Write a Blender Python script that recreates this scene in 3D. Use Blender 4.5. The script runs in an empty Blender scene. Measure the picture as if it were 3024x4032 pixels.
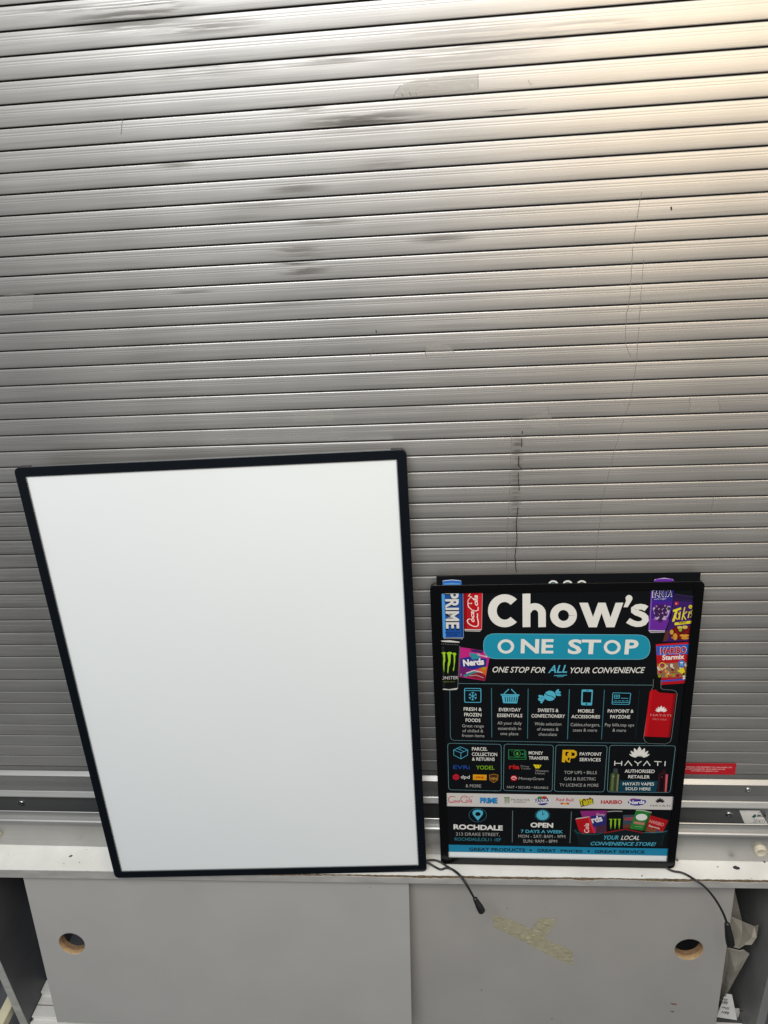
import bpy, bmesh, math, random
from mathutils import Vector, Matrix
R = math.radians
C = bpy.context.scene.collection
scene = bpy.context.scene

# ------------------------------------------------------------------ camera
cam_d = bpy.data.cameras.new('camera'); cam = bpy.data.objects.new('camera', cam_d); C.objects.link(cam)
cam_d.sensor_fit = 'VERTICAL'; cam_d.sensor_height = 24.0; cam_d.lens = 24.0 * 3000 / 4032
cam_d.clip_start = 0.01; cam_d.clip_end = 60
cr = Vector((0.99506428, 0.07802815, -0.06130807)); cu = Vector((0.02090023, 0.43916832, 0.89816166)); cw = Vector((-0.09700645, 0.89500994, -0.4353699))
cam.matrix_world = Matrix(((cr.x, cu.x, -cw.x, 0), (cr.y, cu.y, -cw.y, -1.12856), (cr.z, cu.z, -cw.z, 1.295), (0, 0, 0, 1)))
scene.camera = cam
# ------------------------------------------------------------------ light
world = bpy.data.worlds.new('World'); scene.world = world; world.use_nodes = True
nt = world.node_tree; nt.nodes.clear()
wo = nt.nodes.new('ShaderNodeOutputWorld'); bg = nt.nodes.new('ShaderNodeBackground')
tc = nt.nodes.new('ShaderNodeTexCoord'); sx = nt.nodes.new('ShaderNodeSeparateXYZ'); mr = nt.nodes.new('ShaderNodeMapRange'); rp = nt.nodes.new('ShaderNodeValToRGB')
mr.inputs['From Min'].default_value = -1; mr.inputs['From Max'].default_value = 1
nt.links.new(tc.outputs['Generated'], sx.inputs[0]); nt.links.new(sx.outputs['Z'], mr.inputs[0]); nt.links.new(mr.outputs[0], rp.inputs[0]); nt.links.new(rp.outputs[0], bg.inputs['Color']); nt.links.new(bg.outputs[0], wo.inputs[0])
e = rp.color_ramp.elements; e[0].position = 0.0; e[0].color = (.05, .055, .06, 1); e[1].position = 1.0; e[1].color = (.72, .78, .83, 1)
for p_, c_ in ((.30, (.075, .08, .085, 1)), (.50, (.30, .31, .315, 1)), (.66, (.62, .63, .63, 1))):
    n_ = e.new(p_); n_.color = c_
bg.inputs['Strength'].default_value = 0.82
def area(name, loc, target, sx_, sy_, power, color, spread=180):
    d = bpy.data.lights.new(name, 'AREA'); d.shape = 'RECTANGLE'; d.size = sx_; d.size_y = sy_; d.energy = power; d.color = color; d.spread = R(spread)
    o = bpy.data.objects.new(name, d); C.objects.link(o); o.location = loc
    o.rotation_euler = (Vector(target) - Vector(loc)).to_track_quat('-Z', 'Y').to_euler(); return o
area('ceiling_lamp', (-0.55, -1.9, 2.75), (-0.25, 0, 0.5), 1.7, 1.0, 61, (1.0, .99, .975))
area('warm_lamp', (0.70, -1.25, 1.72), (0.32, 0, 1.35), 1.05, 0.85, 11.8, (1.0, .80, .56))
scene.view_settings.view_transform = 'Standard'; scene.view_settings.look = 'None'; scene.view_settings.exposure = 0.0; scene.view_settings.gamma = 1.0

# ------------------------------------------------------------------ helpers
def lin(h):
    h = h.lstrip('#'); out = []
    for i in (0, 2, 4):
        v = int(h[i:i + 2], 16) / 255; out.append(v / 12.92 if v <= .04045 else ((v + .055) / 1.055) ** 2.4)
    return out
def mat(name, col, rough=.5, metal=0., coat=0., noise=0., nscale=40., stretch=(1, 1, 1), bump=0., spec=.5, coat_rough=.06):
    m = bpy.data.materials.new(name); m.use_nodes = True; t = m.node_tree; b = t.nodes['Principled BSDF']
    c = lin(col) if isinstance(col, str) else list(col)
    b.inputs['Base Color'].default_value = (*c, 1); b.inputs['Roughness'].default_value = rough; b.inputs['Metallic'].default_value = metal
    b.inputs['Coat Weight'].default_value = coat; b.inputs['Coat Roughness'].default_value = coat_rough; b.inputs['Specular IOR Level'].default_value = spec
    if noise or bump:
        x = t.nodes.new('ShaderNodeTexCoord'); mp = t.nodes.new('ShaderNodeMapping'); mp.inputs['Scale'].default_value = stretch
        n = t.nodes.new('ShaderNodeTexNoise'); n.inputs['Scale'].default_value = nscale; n.inputs['Detail'].default_value = 6
        t.links.new(x.outputs['Object'], mp.inputs[0]); t.links.new(mp.outputs[0], n.inputs['Vector'])
        if noise:
            r = t.nodes.new('ShaderNodeValToRGB'); r.color_ramp.elements[0].position = .3; r.color_ramp.elements[1].position = .7
            r.color_ramp.elements[0].color = (*[v * (1 - noise) for v in c], 1); r.color_ramp.elements[1].color = (*[min(1, v * (1 + noise * .6)) for v in c], 1)
            t.links.new(n.outputs['Fac'], r.inputs[0]); t.links.new(r.outputs[0], b.inputs['Base Color'])
        if bump:
            bp = t.nodes.new('ShaderNodeBump'); bp.inputs['Strength'].default_value = bump; bp.inputs['Distance'].default_value = .002
            t.links.new(n.outputs['Fac'], bp.inputs['Height']); t.links.new(bp.outputs[0], b.inputs['Normal'])
    return m
def link(name, me, mats=None, parent=None, mw=None):
    o = bpy.data.objects.new(name, me); C.objects.link(o)
    if mats is not None:
        for m in (mats if isinstance(mats, (list, tuple)) else [mats]): me.materials.append(m)
    if parent is not None: o.parent = parent
    elif mw is not None: o.matrix_world = mw
    return o
def mesh(name, V, F, mats, parent=None, mi=None, smooth=False, mw=None):
    me = bpy.data.meshes.new(name); me.from_pydata([tuple(v) for v in V], [], F); me.validate(); me.update()
    o = link(name, me, mats, parent, mw)
    if mi:
        for p, k in zip(me.polygons, mi): p.material_index = k
    if smooth:
        for p in me.polygons: p.use_smooth = True
    return o
def thing(name, label, cat, mw=None, group=None):
    o = bpy.data.objects.new(name, None); C.objects.link(o); o.empty_display_size = .05
    if mw is not None: o.matrix_world = mw
    tag(o, label, cat, group); return o
def tag(o, label, cat, group=None):
    o['label'] = label; o['category'] = cat
    if group: o['group'] = group
def box(V, F, x0, x1, y0, y1, z0, z1):
    n = len(V); V += [(x0, y0, z0), (x1, y0, z0), (x1, y1, z0), (x0, y1, z0), (x0, y0, z1), (x1, y0, z1), (x1, y1, z1), (x0, y1, z1)]
    F += [tuple(n + i for i in f) for f in ((0, 3, 2, 1), (4, 5, 6, 7), (0, 1, 5, 4), (1, 2, 6, 5), (2, 3, 7, 6), (3, 0, 4, 7))]
def bevel(o, w, seg=2):
    md = o.modifiers.new('soft_edges', 'BEVEL'); md.width = w; md.segments = seg; md.limit_method = 'ANGLE'; md.angle_limit = R(40)
def frame_matrix(o, a, b):
    a = Vector(a).normalized(); b = Vector(b).normalized(); n = a.cross(b)
    return Matrix(((a.x, b.x, n.x, o[0]), (a.y, b.y, n.y, o[1]), (a.z, b.z, n.z, o[2]), (0, 0, 0, 1)))
def curve_mesh(loops, half, bev=0.0):
    """flat filled outline with holes (lists of 2D points), thickness 2*half, centred on z=0 -> a mesh"""
    cu_ = bpy.data.curves.new('outline', 'CURVE'); cu_.dimensions = '2D'; cu_.fill_mode = 'BOTH'; cu_.extrude = half - bev; cu_.bevel_depth = bev; cu_.bevel_resolution = 1
    if bev: cu_.offset = -bev
    for l in loops:
        s = cu_.splines.new('POLY'); s.points.add(len(l) - 1); s.use_cyclic_u = True
        for p, q in zip(s.points, l): p.co = (q[0], q[1], 0, 1)
    o = bpy.data.objects.new('outline', cu_); C.objects.link(o); dg = bpy.context.evaluated_depsgraph_get(); dg.update()
    me = bpy.data.meshes.new_from_object(o.evaluated_get(dg)); bpy.data.objects.remove(o); bpy.data.curves.remove(cu_); return me
def shift(me, dz):
    for v in me.vertices: v.co.z += dz
    return me
def rrect(x0, y0, x1, y1, r, n=8):
    out = []
    for cx, cy, a0 in ((x1 - r, y0 + r, -90), (x1 - r, y1 - r, 0), (x0 + r, y1 - r, 90), (x0 + r, y0 + r, 180)):
        for i in range(n + 1):
            a = R(a0 + 90 * i / n); out.append((cx + r * math.cos(a), cy + r * math.sin(a)))
    return out
def circle(cx, cy, r, n=48): return [(cx + r * math.cos(2 * math.pi * i / n), cy + r * math.sin(2 * math.pi * i / n)) for i in range(n)]
def smooth_path(P, n=8):
    P = [Vector(p) for p in P]; Q = [P[0] * 2 - P[1]] + P + [P[-1] * 2 - P[-2]]; out = []
    for i in range(1, len(Q) - 2):
        for k in range(n):
            t = k / n; a, b, c, d = Q[i - 1:i + 3]
            out.append(.5 * ((2 * b) + (c - a) * t + (2 * a - 5 * b + 4 * c - d) * t * t + (3 * b - a - 3 * c + d) * t ** 3))
    return out + [P[-1]]
def tube(V, F, path, rad, seg=10):
    """round tube along path; rad a number or one radius per point"""
    n0 = len(V); prev = None; m = len(path)
    for i, p in enumerate(path):
        d = (path[min(i + 1, m - 1)] - path[max(i - 1, 0)]).normalized()
        if prev is None: u = d.orthogonal().normalized()
        else: u = (prev - d * prev.dot(d)).normalized()
        prev = u; v = d.cross(u); r = rad[i] if isinstance(rad, (list, tuple)) else rad
        for k in range(seg):
            a = 2 * math.pi * k / seg; V.append(tuple(p + (u * math.cos(a) + v * math.sin(a)) * r))
    for i in range(m - 1):
        for k in range(seg):
            k2 = (k + 1) % seg; F.append((n0 + i * seg + k, n0 + i * seg + k2, n0 + (i + 1) * seg + k2, n0 + (i + 1) * seg + k))
    F.append(tuple(n0 + k for k in range(seg))[::-1]); F.append(tuple(n0 + (m - 1) * seg + k for k in range(seg)))
def text_mesh(items):
    """items: (string, bold, shear) -> list of meshes, cap height .73 at size 1"""
    obs = []
    for s, bold, sh in items:
        c = bpy.data.curves.new('lettering', 'FONT'); c.body = s; c.size = 1; c.offset = bold; c.shear = sh; c.resolution_u = 3; c.fill_mode = 'FRONT'
        o = bpy.data.objects.new('lettering', c); C.objects.link(o); obs.append(o)
    dg = bpy.context.evaluated_depsgraph_get(); dg.update(); out = []
    for o in obs: out.append(bpy.data.meshes.new_from_object(o.evaluated_get(dg)))
    for o in obs: c = o.data; bpy.data.objects.remove(o); bpy.data.curves.remove(c)
    return out
class Print:
    """flat printing gathered into one mesh, several inks"""
    def __init__(s): s.V = []; s.F = []; s.M = []; s.T = []
    def poly(s, pts, z, m):
        pts = [p for i, p in enumerate(pts) if i == 0 or (p[0] - pts[i - 1][0]) ** 2 + (p[1] - pts[i - 1][1]) ** 2 > 1e-12]
        from mathutils.geometry import tessellate_polygon
        n = len(s.V); s.V += [(x, y, z) for x, y in pts]
        for t in tessellate_polygon([[Vector((x, y, 0)) for x, y in pts]]): s.F.append(tuple(n + i for i in t)); s.M.append(m)
    def stroke(s, pts, w, z, m, closed=False):
        P = [Vector(p) for p in pts]; k = len(P); L_ = []; R_ = []
        for i in range(k):
            a = P[i - 1] if (i or closed) else None; b = P[(i + 1) % k] if (i < k - 1 or closed) else None
            d1 = (P[i] - a).normalized() if a is not None and (P[i] - a).length > 1e-9 else None; d2 = (b - P[i]).normalized() if b is not None and (b - P[i]).length > 1e-9 else None
            d1 = d1 or d2; d2 = d2 or d1; t = (d1 + d2)
            t = t.normalized() if t.length > 1e-6 else d1
            nrm = Vector((-t.y, t.x)); sc = 1 / max(.55, nrm.dot(Vector((-d1.y, d1.x))))
            L_.append(P[i] + nrm * w / 2 * sc); R_.append(P[i] - nrm * w / 2 * sc)
        n = len(s.V); s.V += [(p.x, p.y, z) for p in L_] + [(p.x, p.y, z) for p in R_]
        for i in range(k if closed else k - 1):
            j = (i + 1) % k; s.F.append((n + i, n + k + i, n + k + j, n + j)); s.M.append(m)
    def text(s, st, x, y, w, h, ang, m, bold, sh, z): s.T.append((st, x, y, w, h, ang, m, bold, sh, z))
    def finish(s):
        for (st, x, y, w, h, ang, m, bold, sh, z), me in zip(s.T, text_mesh([(t[0], t[7], t[8]) for t in s.T])):
            if not me.vertices: continue
            xs = [v.co.x for v in me.vertices]; x0, x1 = min(xs), max(xs); kx = w / max(1e-6, x1 - x0); ky = h / (.682 + 2 * bold)
            ca, sa = math.cos(R(ang)), math.sin(R(ang)); n = len(s.V)
            for v in me.vertices:
                u, q = (v.co.x - x0) * kx, (v.co.y + bold) * ky; s.V.append((x + u * ca - q * sa, y + u * sa + q * ca, z))
            for p in me.polygons: s.F.append(tuple(n + i for i in p.vertices)); s.M.append(m)
            bpy.data.meshes.remove(me)

rnd = random.Random(7)
# ------------------------------------------------------------------ materials
def aluminium(name, base, rough, stains=(), aniso=0):
    m = bpy.data.materials.new(name); m.use_nodes = True; t = m.node_tree; b = t.nodes['Principled BSDF']; N = t.nodes.new; K = t.links.new
    x = N('ShaderNodeTexCoord'); sp = N('ShaderNodeSeparateXYZ'); K(x.outputs['Object'], sp.inputs[0])
    def noise(scale, st, detail=5):
        mp = N('ShaderNodeMapping'); mp.inputs['Scale'].default_value = st; n = N('ShaderNodeTexNoise'); n.inputs['Scale'].default_value = scale; n.inputs['Detail'].default_value = detail
        K(x.outputs['Object'], mp.inputs[0]); K(mp.outputs[0], n.inputs['Vector']); return n.outputs['Fac']
    def math_(op, a, bb=None, clamp=False):
        n = N('ShaderNodeMath'); n.operation = op; n.use_clamp = clamp
        for i, v in enumerate((a, bb)):
            if v is None: continue
            if isinstance(v, (int, float)): n.inputs[i].default_value = v
            else: K(v, n.inputs[i])
        return n.outputs[0]
    brush = noise(260, (.02, 1, 1), 4); cloud = noise(5, (.6, 1, 1.6), 6); smear = noise(60, (.045, 1, 4.0), 8); grit = noise(420, (.045, 1, .9), 4); column = noise(7, (1.0, 1, .10), 3)
    f = math_('ADD', math_('MULTIPLY', brush, .16), math_('MULTIPLY', cloud, .22)); f = math_('ADD', math_('ADD', f, math_('MULTIPLY', column, .30)), .65)
    dirt = None
    for (cx, cz, rx, rz, k) in stains:
        dx = math_('DIVIDE', math_('SUBTRACT', sp.outputs['X'], cx), rx); dz = math_('DIVIDE', math_('SUBTRACT', sp.outputs['Z'], cz), rz)
        g = math_('SUBTRACT', 1.0, math_('ADD', math_('MULTIPLY', dx, dx), math_('MULTIPLY', dz, dz)), True); g = math_('MULTIPLY', g, k * .78)
        dirt = g if dirt is None else math_('MAXIMUM', dirt, g)
    general = math_('MULTIPLY', math_('SUBTRACT', smear, .63, True), .9)
    sm = math_('MULTIPLY', math_('SUBTRACT', math_('ADD', smear, math_('MULTIPLY', grit, .60)), .72, True), 9.0, True)
    if dirt is not None: d = math_('ADD', general, math_('MULTIPLY', dirt, sm), True)
    else: d = general
    mx = N('ShaderNodeMix'); mx.data_type = 'RGBA'; K(d, mx.inputs[0]); mx.inputs['A'].default_value = (*base, 1); mx.inputs['B'].default_value = (.055, .048, .042, 1)
    m2 = N('ShaderNodeMix'); m2.data_type = 'RGBA'; m2.blend_type = 'MULTIPLY'; m2.inputs[0].default_value = 1; K(mx.outputs['Result'], m2.inputs['A'])
    cb = N('ShaderNodeCombineColor'); [K(f, cb.inputs[i]) for i in range(3)]; K(cb.outputs[0], m2.inputs['B']); K(m2.outputs['Result'], b.inputs['Base Color'])
    b.inputs['Metallic'].default_value = .82
    if aniso:
        tg = N('ShaderNodeTangent'); tg.direction_type = 'RADIAL'; tg.axis = 'X'; K(tg.outputs[0], b.inputs['Tangent']); b.inputs['Anisotropic'].default_value = aniso
    K(math_('ADD', math_('MULTIPLY', d, .3), math_('ADD', math_('MULTIPLY', brush, .16), rough - .08)), b.inputs['Roughness'])
    bp = N('ShaderNodeBump'); bp.inputs['Strength'].default_value = .12; bp.inputs['Distance'].default_value = .0006; K(brush, bp.inputs['Height']); K(bp.outputs[0], b.inputs['Normal'])
    return m
STAINS = [(-0.4035, 1.4590, 0.1146, 0.0200, 0.90), (-0.5024, 1.4741, 0.0733, 0.0099, 0.60), (-0.3117, 1.4414, 0.0959, 0.0110, 0.70), (-0.3794, 1.4713, 0.0540, 0.0049, 0.80), (-0.1112, 1.3219, 0.1159, 0.0142, 1.00), (-0.1964, 1.3393, 0.0493, 0.0065, 0.70), (-0.2134, 1.2451, 0.0579, 0.0094, 0.80), (-0.0898, 1.2687, 0.0562, 0.0091, 0.60), (-0.2148, 1.1424, 0.0537, 0.0271, 1.00), (-0.2224, 1.1650, 0.0731, 0.0101, 0.80), (-0.2678, 1.2291, 0.0977, 0.0181, 0.50), (-0.0178, 1.1693, 0.0579, 0.0074, 0.80), (0.0928, 0.7668, 0.0118, 0.1522, 0.75), (0.0945, 0.8547, 0.0122, 0.0433, 0.95), (0.0963, 0.8273, 0.0101, 0.0239, 0.80), (-0.0395, 1.3480, 0.0479, 0.0053, 0.90), (-0.7629, 0.6748, 0.1282, 0.1791, 0.50), (-0.8041, 0.5271, 0.1261, 0.1294, 0.45), (0.1275, 1.4007, 0.0341, 0.0070, 0.40), (-0.5937, 1.1247, 0.1071, 0.0094, 0.40), (-0.3848, 1.1133, 0.0418, 0.0060, 0.80), (-0.5092, 1.3731, 0.0576, 0.0043, 0.60), (-0.3810, 1.2842, 0.0391, 0.0052, 0.80), (-0.2967, 1.2125, 0.0660, 0.0073, 0.50), (-0.1789, 1.2000, 0.0586, 0.0055, 0.70), (0.0709, 1.3249, 0.0357, 0.0043, 0.80), (0.0065, 1.3991, 0.1499, 0.0306, 0.40), (-0.3318, 1.3964, 0.1467, 0.0210, 0.45), (-0.1480, 1.3944, 0.0953, 0.0072, 0.60), (0.1612, 1.4082, 0.0898, 0.0099, 0.30), (-0.2450, 1.0880, 0.1098, 0.0094, 0.50), (-0.0965, 0.9258, 0.0999, 0.0075, 0.60)]
M_slat = aluminium('worn_aluminium_slats', (.495, .488, .475), .42, STAINS, .45)
M_bar = aluminium('aluminium_rail', (.45, .45, .44), .38)
M_dark_bar = aluminium('shaded_aluminium_channel', (.36, .37, .38), .38)  # rail metal with the channel's shade put into its colour
M_gap = mat('groove_shade_crack_black', (.012, .012, .014), .8)  # black for wide cracks, and for shade painted into the slat grooves
M_scratch = mat('scratch_line', (.16, .15, .14), .6)
M_rust = mat('brown_wear', (.16, .085, .06), .8)
M_steel = mat('screw_steel', (.62, .62, .62), .25, 1)
M_bumper = mat('cream_rubber', '#c9c2ac', .6, noise=.25, nscale=120)
M_white = mat('white_laminate', (.74, .735, .70), .38, noise=.10, nscale=14, bump=.03)
def speckle(m, scale, lo, hi, col):
    t = m.node_tree; b = t.nodes['Principled BSDF']; src = b.inputs['Base Color'].links[0].from_socket
    x = t.nodes.new('ShaderNodeTexCoord'); n = t.nodes.new('ShaderNodeTexNoise'); n.inputs['Scale'].default_value = scale; n.inputs['Detail'].default_value = 2
    r = t.nodes.new('ShaderNodeMapRange'); r.inputs['From Min'].default_value = lo; r.inputs['From Max'].default_value = hi; mx = t.nodes.new('ShaderNodeMix'); mx.data_type = 'RGBA'
    t.links.new(x.outputs['Object'], n.inputs['Vector']); t.links.new(n.outputs['Fac'], r.inputs[0]); t.links.new(r.outputs[0], mx.inputs[0]); t.links.new(src, mx.inputs['A']); mx.inputs['B'].default_value = (*col, 1); t.links.new(mx.outputs['Result'], b.inputs['Base Color'])
speckle(M_white, 170, .735, .76, (.16, .14, .11))
M_edge = mat('grey_edging', (.42, .415, .40), .45, noise=.18, nscale=30, stretch=(.6, 1, 2))
M_chip = mat('broken_chipboard', (.19, .135, .075), .9, noise=.55, nscale=160, bump=.9)
M_door = mat('grey_laminate', (.392, .388, .378), .42, noise=.045, nscale=7, bump=.02)
M_door2 = mat('grey_laminate_warm', (.355, .343, .328), .42, noise=.065, nscale=6, bump=.02)  # right door, a darker and warmer grey
M_mdf = mat('raw_mdf', (.50, .33, .17), .85, noise=.25, nscale=150)
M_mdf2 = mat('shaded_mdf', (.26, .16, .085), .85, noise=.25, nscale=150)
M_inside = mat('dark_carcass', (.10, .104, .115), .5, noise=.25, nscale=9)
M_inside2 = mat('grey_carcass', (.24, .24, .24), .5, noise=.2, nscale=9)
M_bezel = mat('black_bezel', (.0025, .0045, .0075), .2, coat=.15, spec=.35)
M_bezel2 = mat('black_bezel_small', (.002, .002, .0025), .22, coat=.1, spec=.3)
M_side = mat('anodised_side', (.30, .31, .32), .34, .85)
M_cap = mat('black_corner_plastic', (.012, .012, .012), .5)
M_opal = mat('opal_acrylic', (.775, .82, .84), .20, coat=.35, coat_rough=.12, noise=.015, nscale=3)
M_cable = mat('black_cable', (.009, .009, .010), .42)
M_tape = mat('yellowed_tape', (.50, .47, .31), .22, noise=.15, nscale=60, bump=.3); M_tape.node_tree.nodes['Principled BSDF'].inputs['Alpha'].default_value = .62
M_card = mat('grey_cardboard', (.36, .34, .29), .75, noise=.22, nscale=26, bump=.25)
M_paper = mat('white_paper', (.80, .80, .78), .6, noise=.06)
M_ink = mat('black_ink', (.02, .02, .022), .6)
M_red = mat('red_sticker', (.50, .012, .022), .3)
M_pinkink = mat('pale_ink', (.80, .52, .52), .5)
M_teal = mat('teal_ink', (.03, .13, .14), .5)
M_pen = mat('pen_ink', (.12, .12, .13), .6)
M_cream = mat('cream_batten', (.66, .62, .44), .5, noise=.1, nscale=20)
def clear_tape(name, alpha):
    m = bpy.data.materials.new(name); m.use_nodes = True; t = m.node_tree; b = t.nodes['Principled BSDF']
    b.inputs['Base Color'].default_value = (.50, .49, .46, 1); b.inputs['Roughness'].default_value = .12; b.inputs['Alpha'].default_value = alpha; return m
M_clear = clear_tape('clear_tape', .17)
M_frost = clear_tape('frosted_tape', .34)
M_edge_tape = clear_tape('tape_edge', .26)

# ------------------------------------------------------------------ roller shutter
shutter = thing('roller_shutter', 'scuffed aluminium roller shutter of narrow horizontal slats filling the whole background', 'shutter')
PITCH, ZTOP, NS = 0.0278, 1.4834679, 47
PROF = [(-.034, .0040), (.034, .0040), (.0355, .0013), (.038, .0002), (.048, -.0006), (.070, -.00090), (.16, -.00108), (.20, -.00112), (.232, -.00107), (.262, -.00109), (.292, -.00117), (.322, -.00119), (.350, -.00114), (.372, -.00115), (.400, -.00123), (.52, -.00126), (.64, -.00122), (.74, -.00112), (.84, -.00094), (.92, -.0007), (.955, -.0004), (.962, .0002)]
def prof_y(z):
    t = ((ZTOP - z) / PITCH) % 1.0
    for (a, ya), (b, yb) in zip(PROF, PROF[1:]):
        if a <= t <= b: return ya + (yb - ya) * (t - a) / (b - a)
    return 0.0
XL, XR = -1.62, 1.15
V, F, MI = [], [], []
rows = []
for i in range(-12, NS):
    jog = rnd.uniform(-.0002, .0002)
    for k, (t, y) in enumerate(PROF): rows.append((y + (jog if k > 1 else 0), ZTOP - (i + t) * PITCH, 1 if k in (0, 1, len(PROF) - 2, len(PROF) - 1) else 0))
rows.append((.003, ZTOP - (NS - .03) * PITCH, 1)); rows.append((.003, ZTOP - (NS + .03) * PITCH, 0))
for y, z, _ in rows: V += [(XL, y, z), (XR, y, z)]
for i in range(len(rows) - 1):
    F.append((2 * i, 2 * i + 2, 2 * i + 3, 2 * i + 1)); MI.append(1 if rows[i][2] else 0)
def ribbon(path, w):
    """hairline following the slats"""
    for (x0, z0), (x1, z1) in zip(path, path[1:]):
        n = max(2, int(abs(z1 - z0) / .004)); prev = None
        for k in range(n + 1):
            s = k / n; x = x0 + (x1 - x0) * s + rnd.uniform(-.0004, .0004); z = z0 + (z1 - z0) * s; y = prof_y(z) - .0003
            V.append((x - w / 2, y, z)); V.append((x + w / 2, y, z)); j = len(V) - 2
            if prev is not None: F.append((prev, j, j + 1, prev + 1)); MI.append(3 if w > .0011 else 2)
            prev = j
for pth, w in [([(0.2527, 1.2144), (0.2473, 1.1529), (0.2481, 1.0780), (0.2456, 1.0521), (0.2466, 1.0121), (0.2561, 0.9912)], 0.0007), ([(0.2631, 1.1276), (0.2642, 1.0381), (0.2653, 0.9839), (0.2611, 0.9276), (0.2445, 0.8539), (0.2293, 0.7593), (0.2259, 0.6308)], 0.0006), ([(-0.1158, 1.0469), (-0.1151, 1.0379), (-0.1097, 1.0356)], 0.0012), ([(0.0968, 0.7501), (0.0942, 0.7207), (0.0961, 0.6905), (0.0928, 0.6598), (0.0955, 0.6283)], 0.0014), ([(0.1012, 0.8813), (0.1002, 0.8545)], 0.0013), ([(0.0969, 0.8391), (0.0964, 0.8241), (0.1008, 0.8176)], 0.0017), ([(0.0958, 0.8114), (0.0978, 0.7790)], 0.0012), ([(0.0849, 0.8743), (0.0834, 0.8197), (0.0825, 0.7629), (0.0801, 0.7038), (0.0792, 0.6331)], 0.0009), ([(0.2932, 1.1942), (0.2943, 1.1895)], 0.0020), ([(0.4031, 0.7711), (0.4015, 0.7550), (0.4010, 0.7305)], 0.0006), ([(-0.4405, 1.3466), (-0.4467, 1.3273)], 0.0005), ([(0.3480, 0.9258), (0.3467, 0.9201), (0.3493, 0.9143), (0.3492, 0.9026)], 0.0009), ([(0.3900, 0.9257), (0.3897, 0.9171), (0.3925, 0.9113), (0.3920, 0.9040)], 0.0008), ([(-0.0729, 1.3459), (-0.0694, 1.3537), (-0.0624, 1.3606)], 0.0008), ([(0.0371, 1.3665), (0.0364, 1.3499)], 0.0006), ([(-0.0422, 1.0175), (-0.0439, 1.0092), (-0.0420, 1.0035)], 0.0009), ([(-0.0051, 1.0159), (-0.0005, 1.0074)], 0.0008), ([(-0.0618, 1.3505), (-0.0595, 1.3477)], 0.0012), ([(-0.0520, 1.3520), (-0.0498, 1.3482)], 0.0012), ([(-0.0436, 1.3515), (-0.0420, 1.3476)], 0.0010), ([(-0.2400, 1.0102), (-0.2330, 1.0213), (-0.2169, 1.0263)], 0.0006), ([(-0.1268, 1.0084), (-0.1220, 1.0167), (-0.1121, 1.0190)], 0.0007), ([(0.1381, 0.9204), (0.1412, 0.9100), (0.1380, 0.8989)], 0.0005), ([(0.1058, 1.3516), (0.1035, 1.3497), (0.0999, 1.3561)], 0.0005)]: ribbon(pth, w)
mesh('slat_curtain', V, F, [M_slat, M_gap, M_scratch, M_gap], shutter, MI)
def extrude_profile(name, pts, x0, x1, mats, parent, mi=None):
    V = []; F = []
    for y, z in pts: V += [(x0, y, z), (x1, y, z)]
    n = len(pts)
    for i in range(n - 1): F.append((2 * i, 2 * i + 2, 2 * i + 3, 2 * i + 1))
    F.append(tuple(2 * i for i in range(n))); F.append(tuple(2 * i + 1 for i in range(n))[::-1])
    mi = (list(mi) + [0] * n)[:len(F)] if mi else None
    return mesh(name, V, F, mats, parent, mi)
# bottom bar: flat strip, sloping lip, tall face, lower lip
extrude_profile('bottom_bar', [(.010, .1762), (-.0010, .1762), (-.0012, .1665), (.0012, .1660), (.0012, .1648), (-.0010, .1642), (-.0066, .1584), (-.0082, .1572), (-.0084, .1560), (-.0074, .1550), (-.0070, .140), (-.0075, .128), (-.0092, .1185), (-.0096, .1168), (-.0084, .1160), (-.0094, .1150), (-.0100, .1144), (-.0156, .1066), (-.0162, .1052), (-.0160, .1040), (.010, .1035)], XL, .588, M_bar, shutter)
# U-shaped floor rail, its inner wall behind the upstand coloured darker as shade
rail = extrude_profile('floor_rail', [(-.002, .104), (-.002, .012), (-.0345, .012), (-.0345, .0858), (-.0362, .0866), (-.0372, .0858), (-.0372, .0752), (-.0368, .0742), (-.0374, .0731), (-.0455, .0716), (-.0480, .0700), (-.0492, .0670), (-.0496, .060), (-.0490, .001), (.02, .001), (.02, .104)], XL, .607, [M_bar, M_dark_bar], shutter, [1, 1, 1, 0, 0, 0, 0, 0, 0, 0, 0, 0, 0, 0, 0])
def screw(name, c, r, parent):
    V = []; F = []
    for k, (rr, d) in enumerate(((r, 0), (r * 1.02, .0008), (r * .8, .0018), (r * .45, .0021), (r * .4, .0012))):
        for i in range(16): a = 2 * math.pi * i / 16; V.append((c[0] + rr * math.cos(a), c[1] - d, c[2] + rr * math.sin(a)))
    for k in range(4):
        for i in range(16): F.append((k * 16 + i, k * 16 + (i + 1) % 16, (k + 1) * 16 + (i + 1) % 16, (k + 1) * 16 + i))
    F.append(tuple(64 + i for i in range(16)))
    return mesh(name, V, F, M_steel, parent, smooth=True)
screw('screw', (0.53875, -0.00750, 0.14418), .0056, shutter)
screw('screw', (0.51442, -0.00300, 0.07391), .0068, shutter)
screw('screw', (-0.94397, -0.00300, 0.07217), .0068, shutter)
def bumper(c, r):
    V = []; F = []; n = 20
    for rr, d in ((1, 0), (1.0, .006), (.93, .0085), (.78, .0098), (.66, .0092), (.60, .0086)):
        for i in range(n): a = 2 * math.pi * i / n; V.append((c[0] + r * rr * math.cos(a), c[1] - d, c[2] + r * rr * math.sin(a)))
    for k in range(5):
        for i in range(n): F.append((k * n + i, k * n + (i + 1) % n, (k + 1) * n + (i + 1) % n, (k + 1) * n + i))
    F.append(tuple(5 * n + i for i in range(n)))
    return mesh('rubber_bumper', V, F, M_bumper, shutter, smooth=True)
bumper((0.56115, -0.04920, 0.03508), .0118); bumper((-0.98613, -0.04920, 0.03249), .0118)

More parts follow.
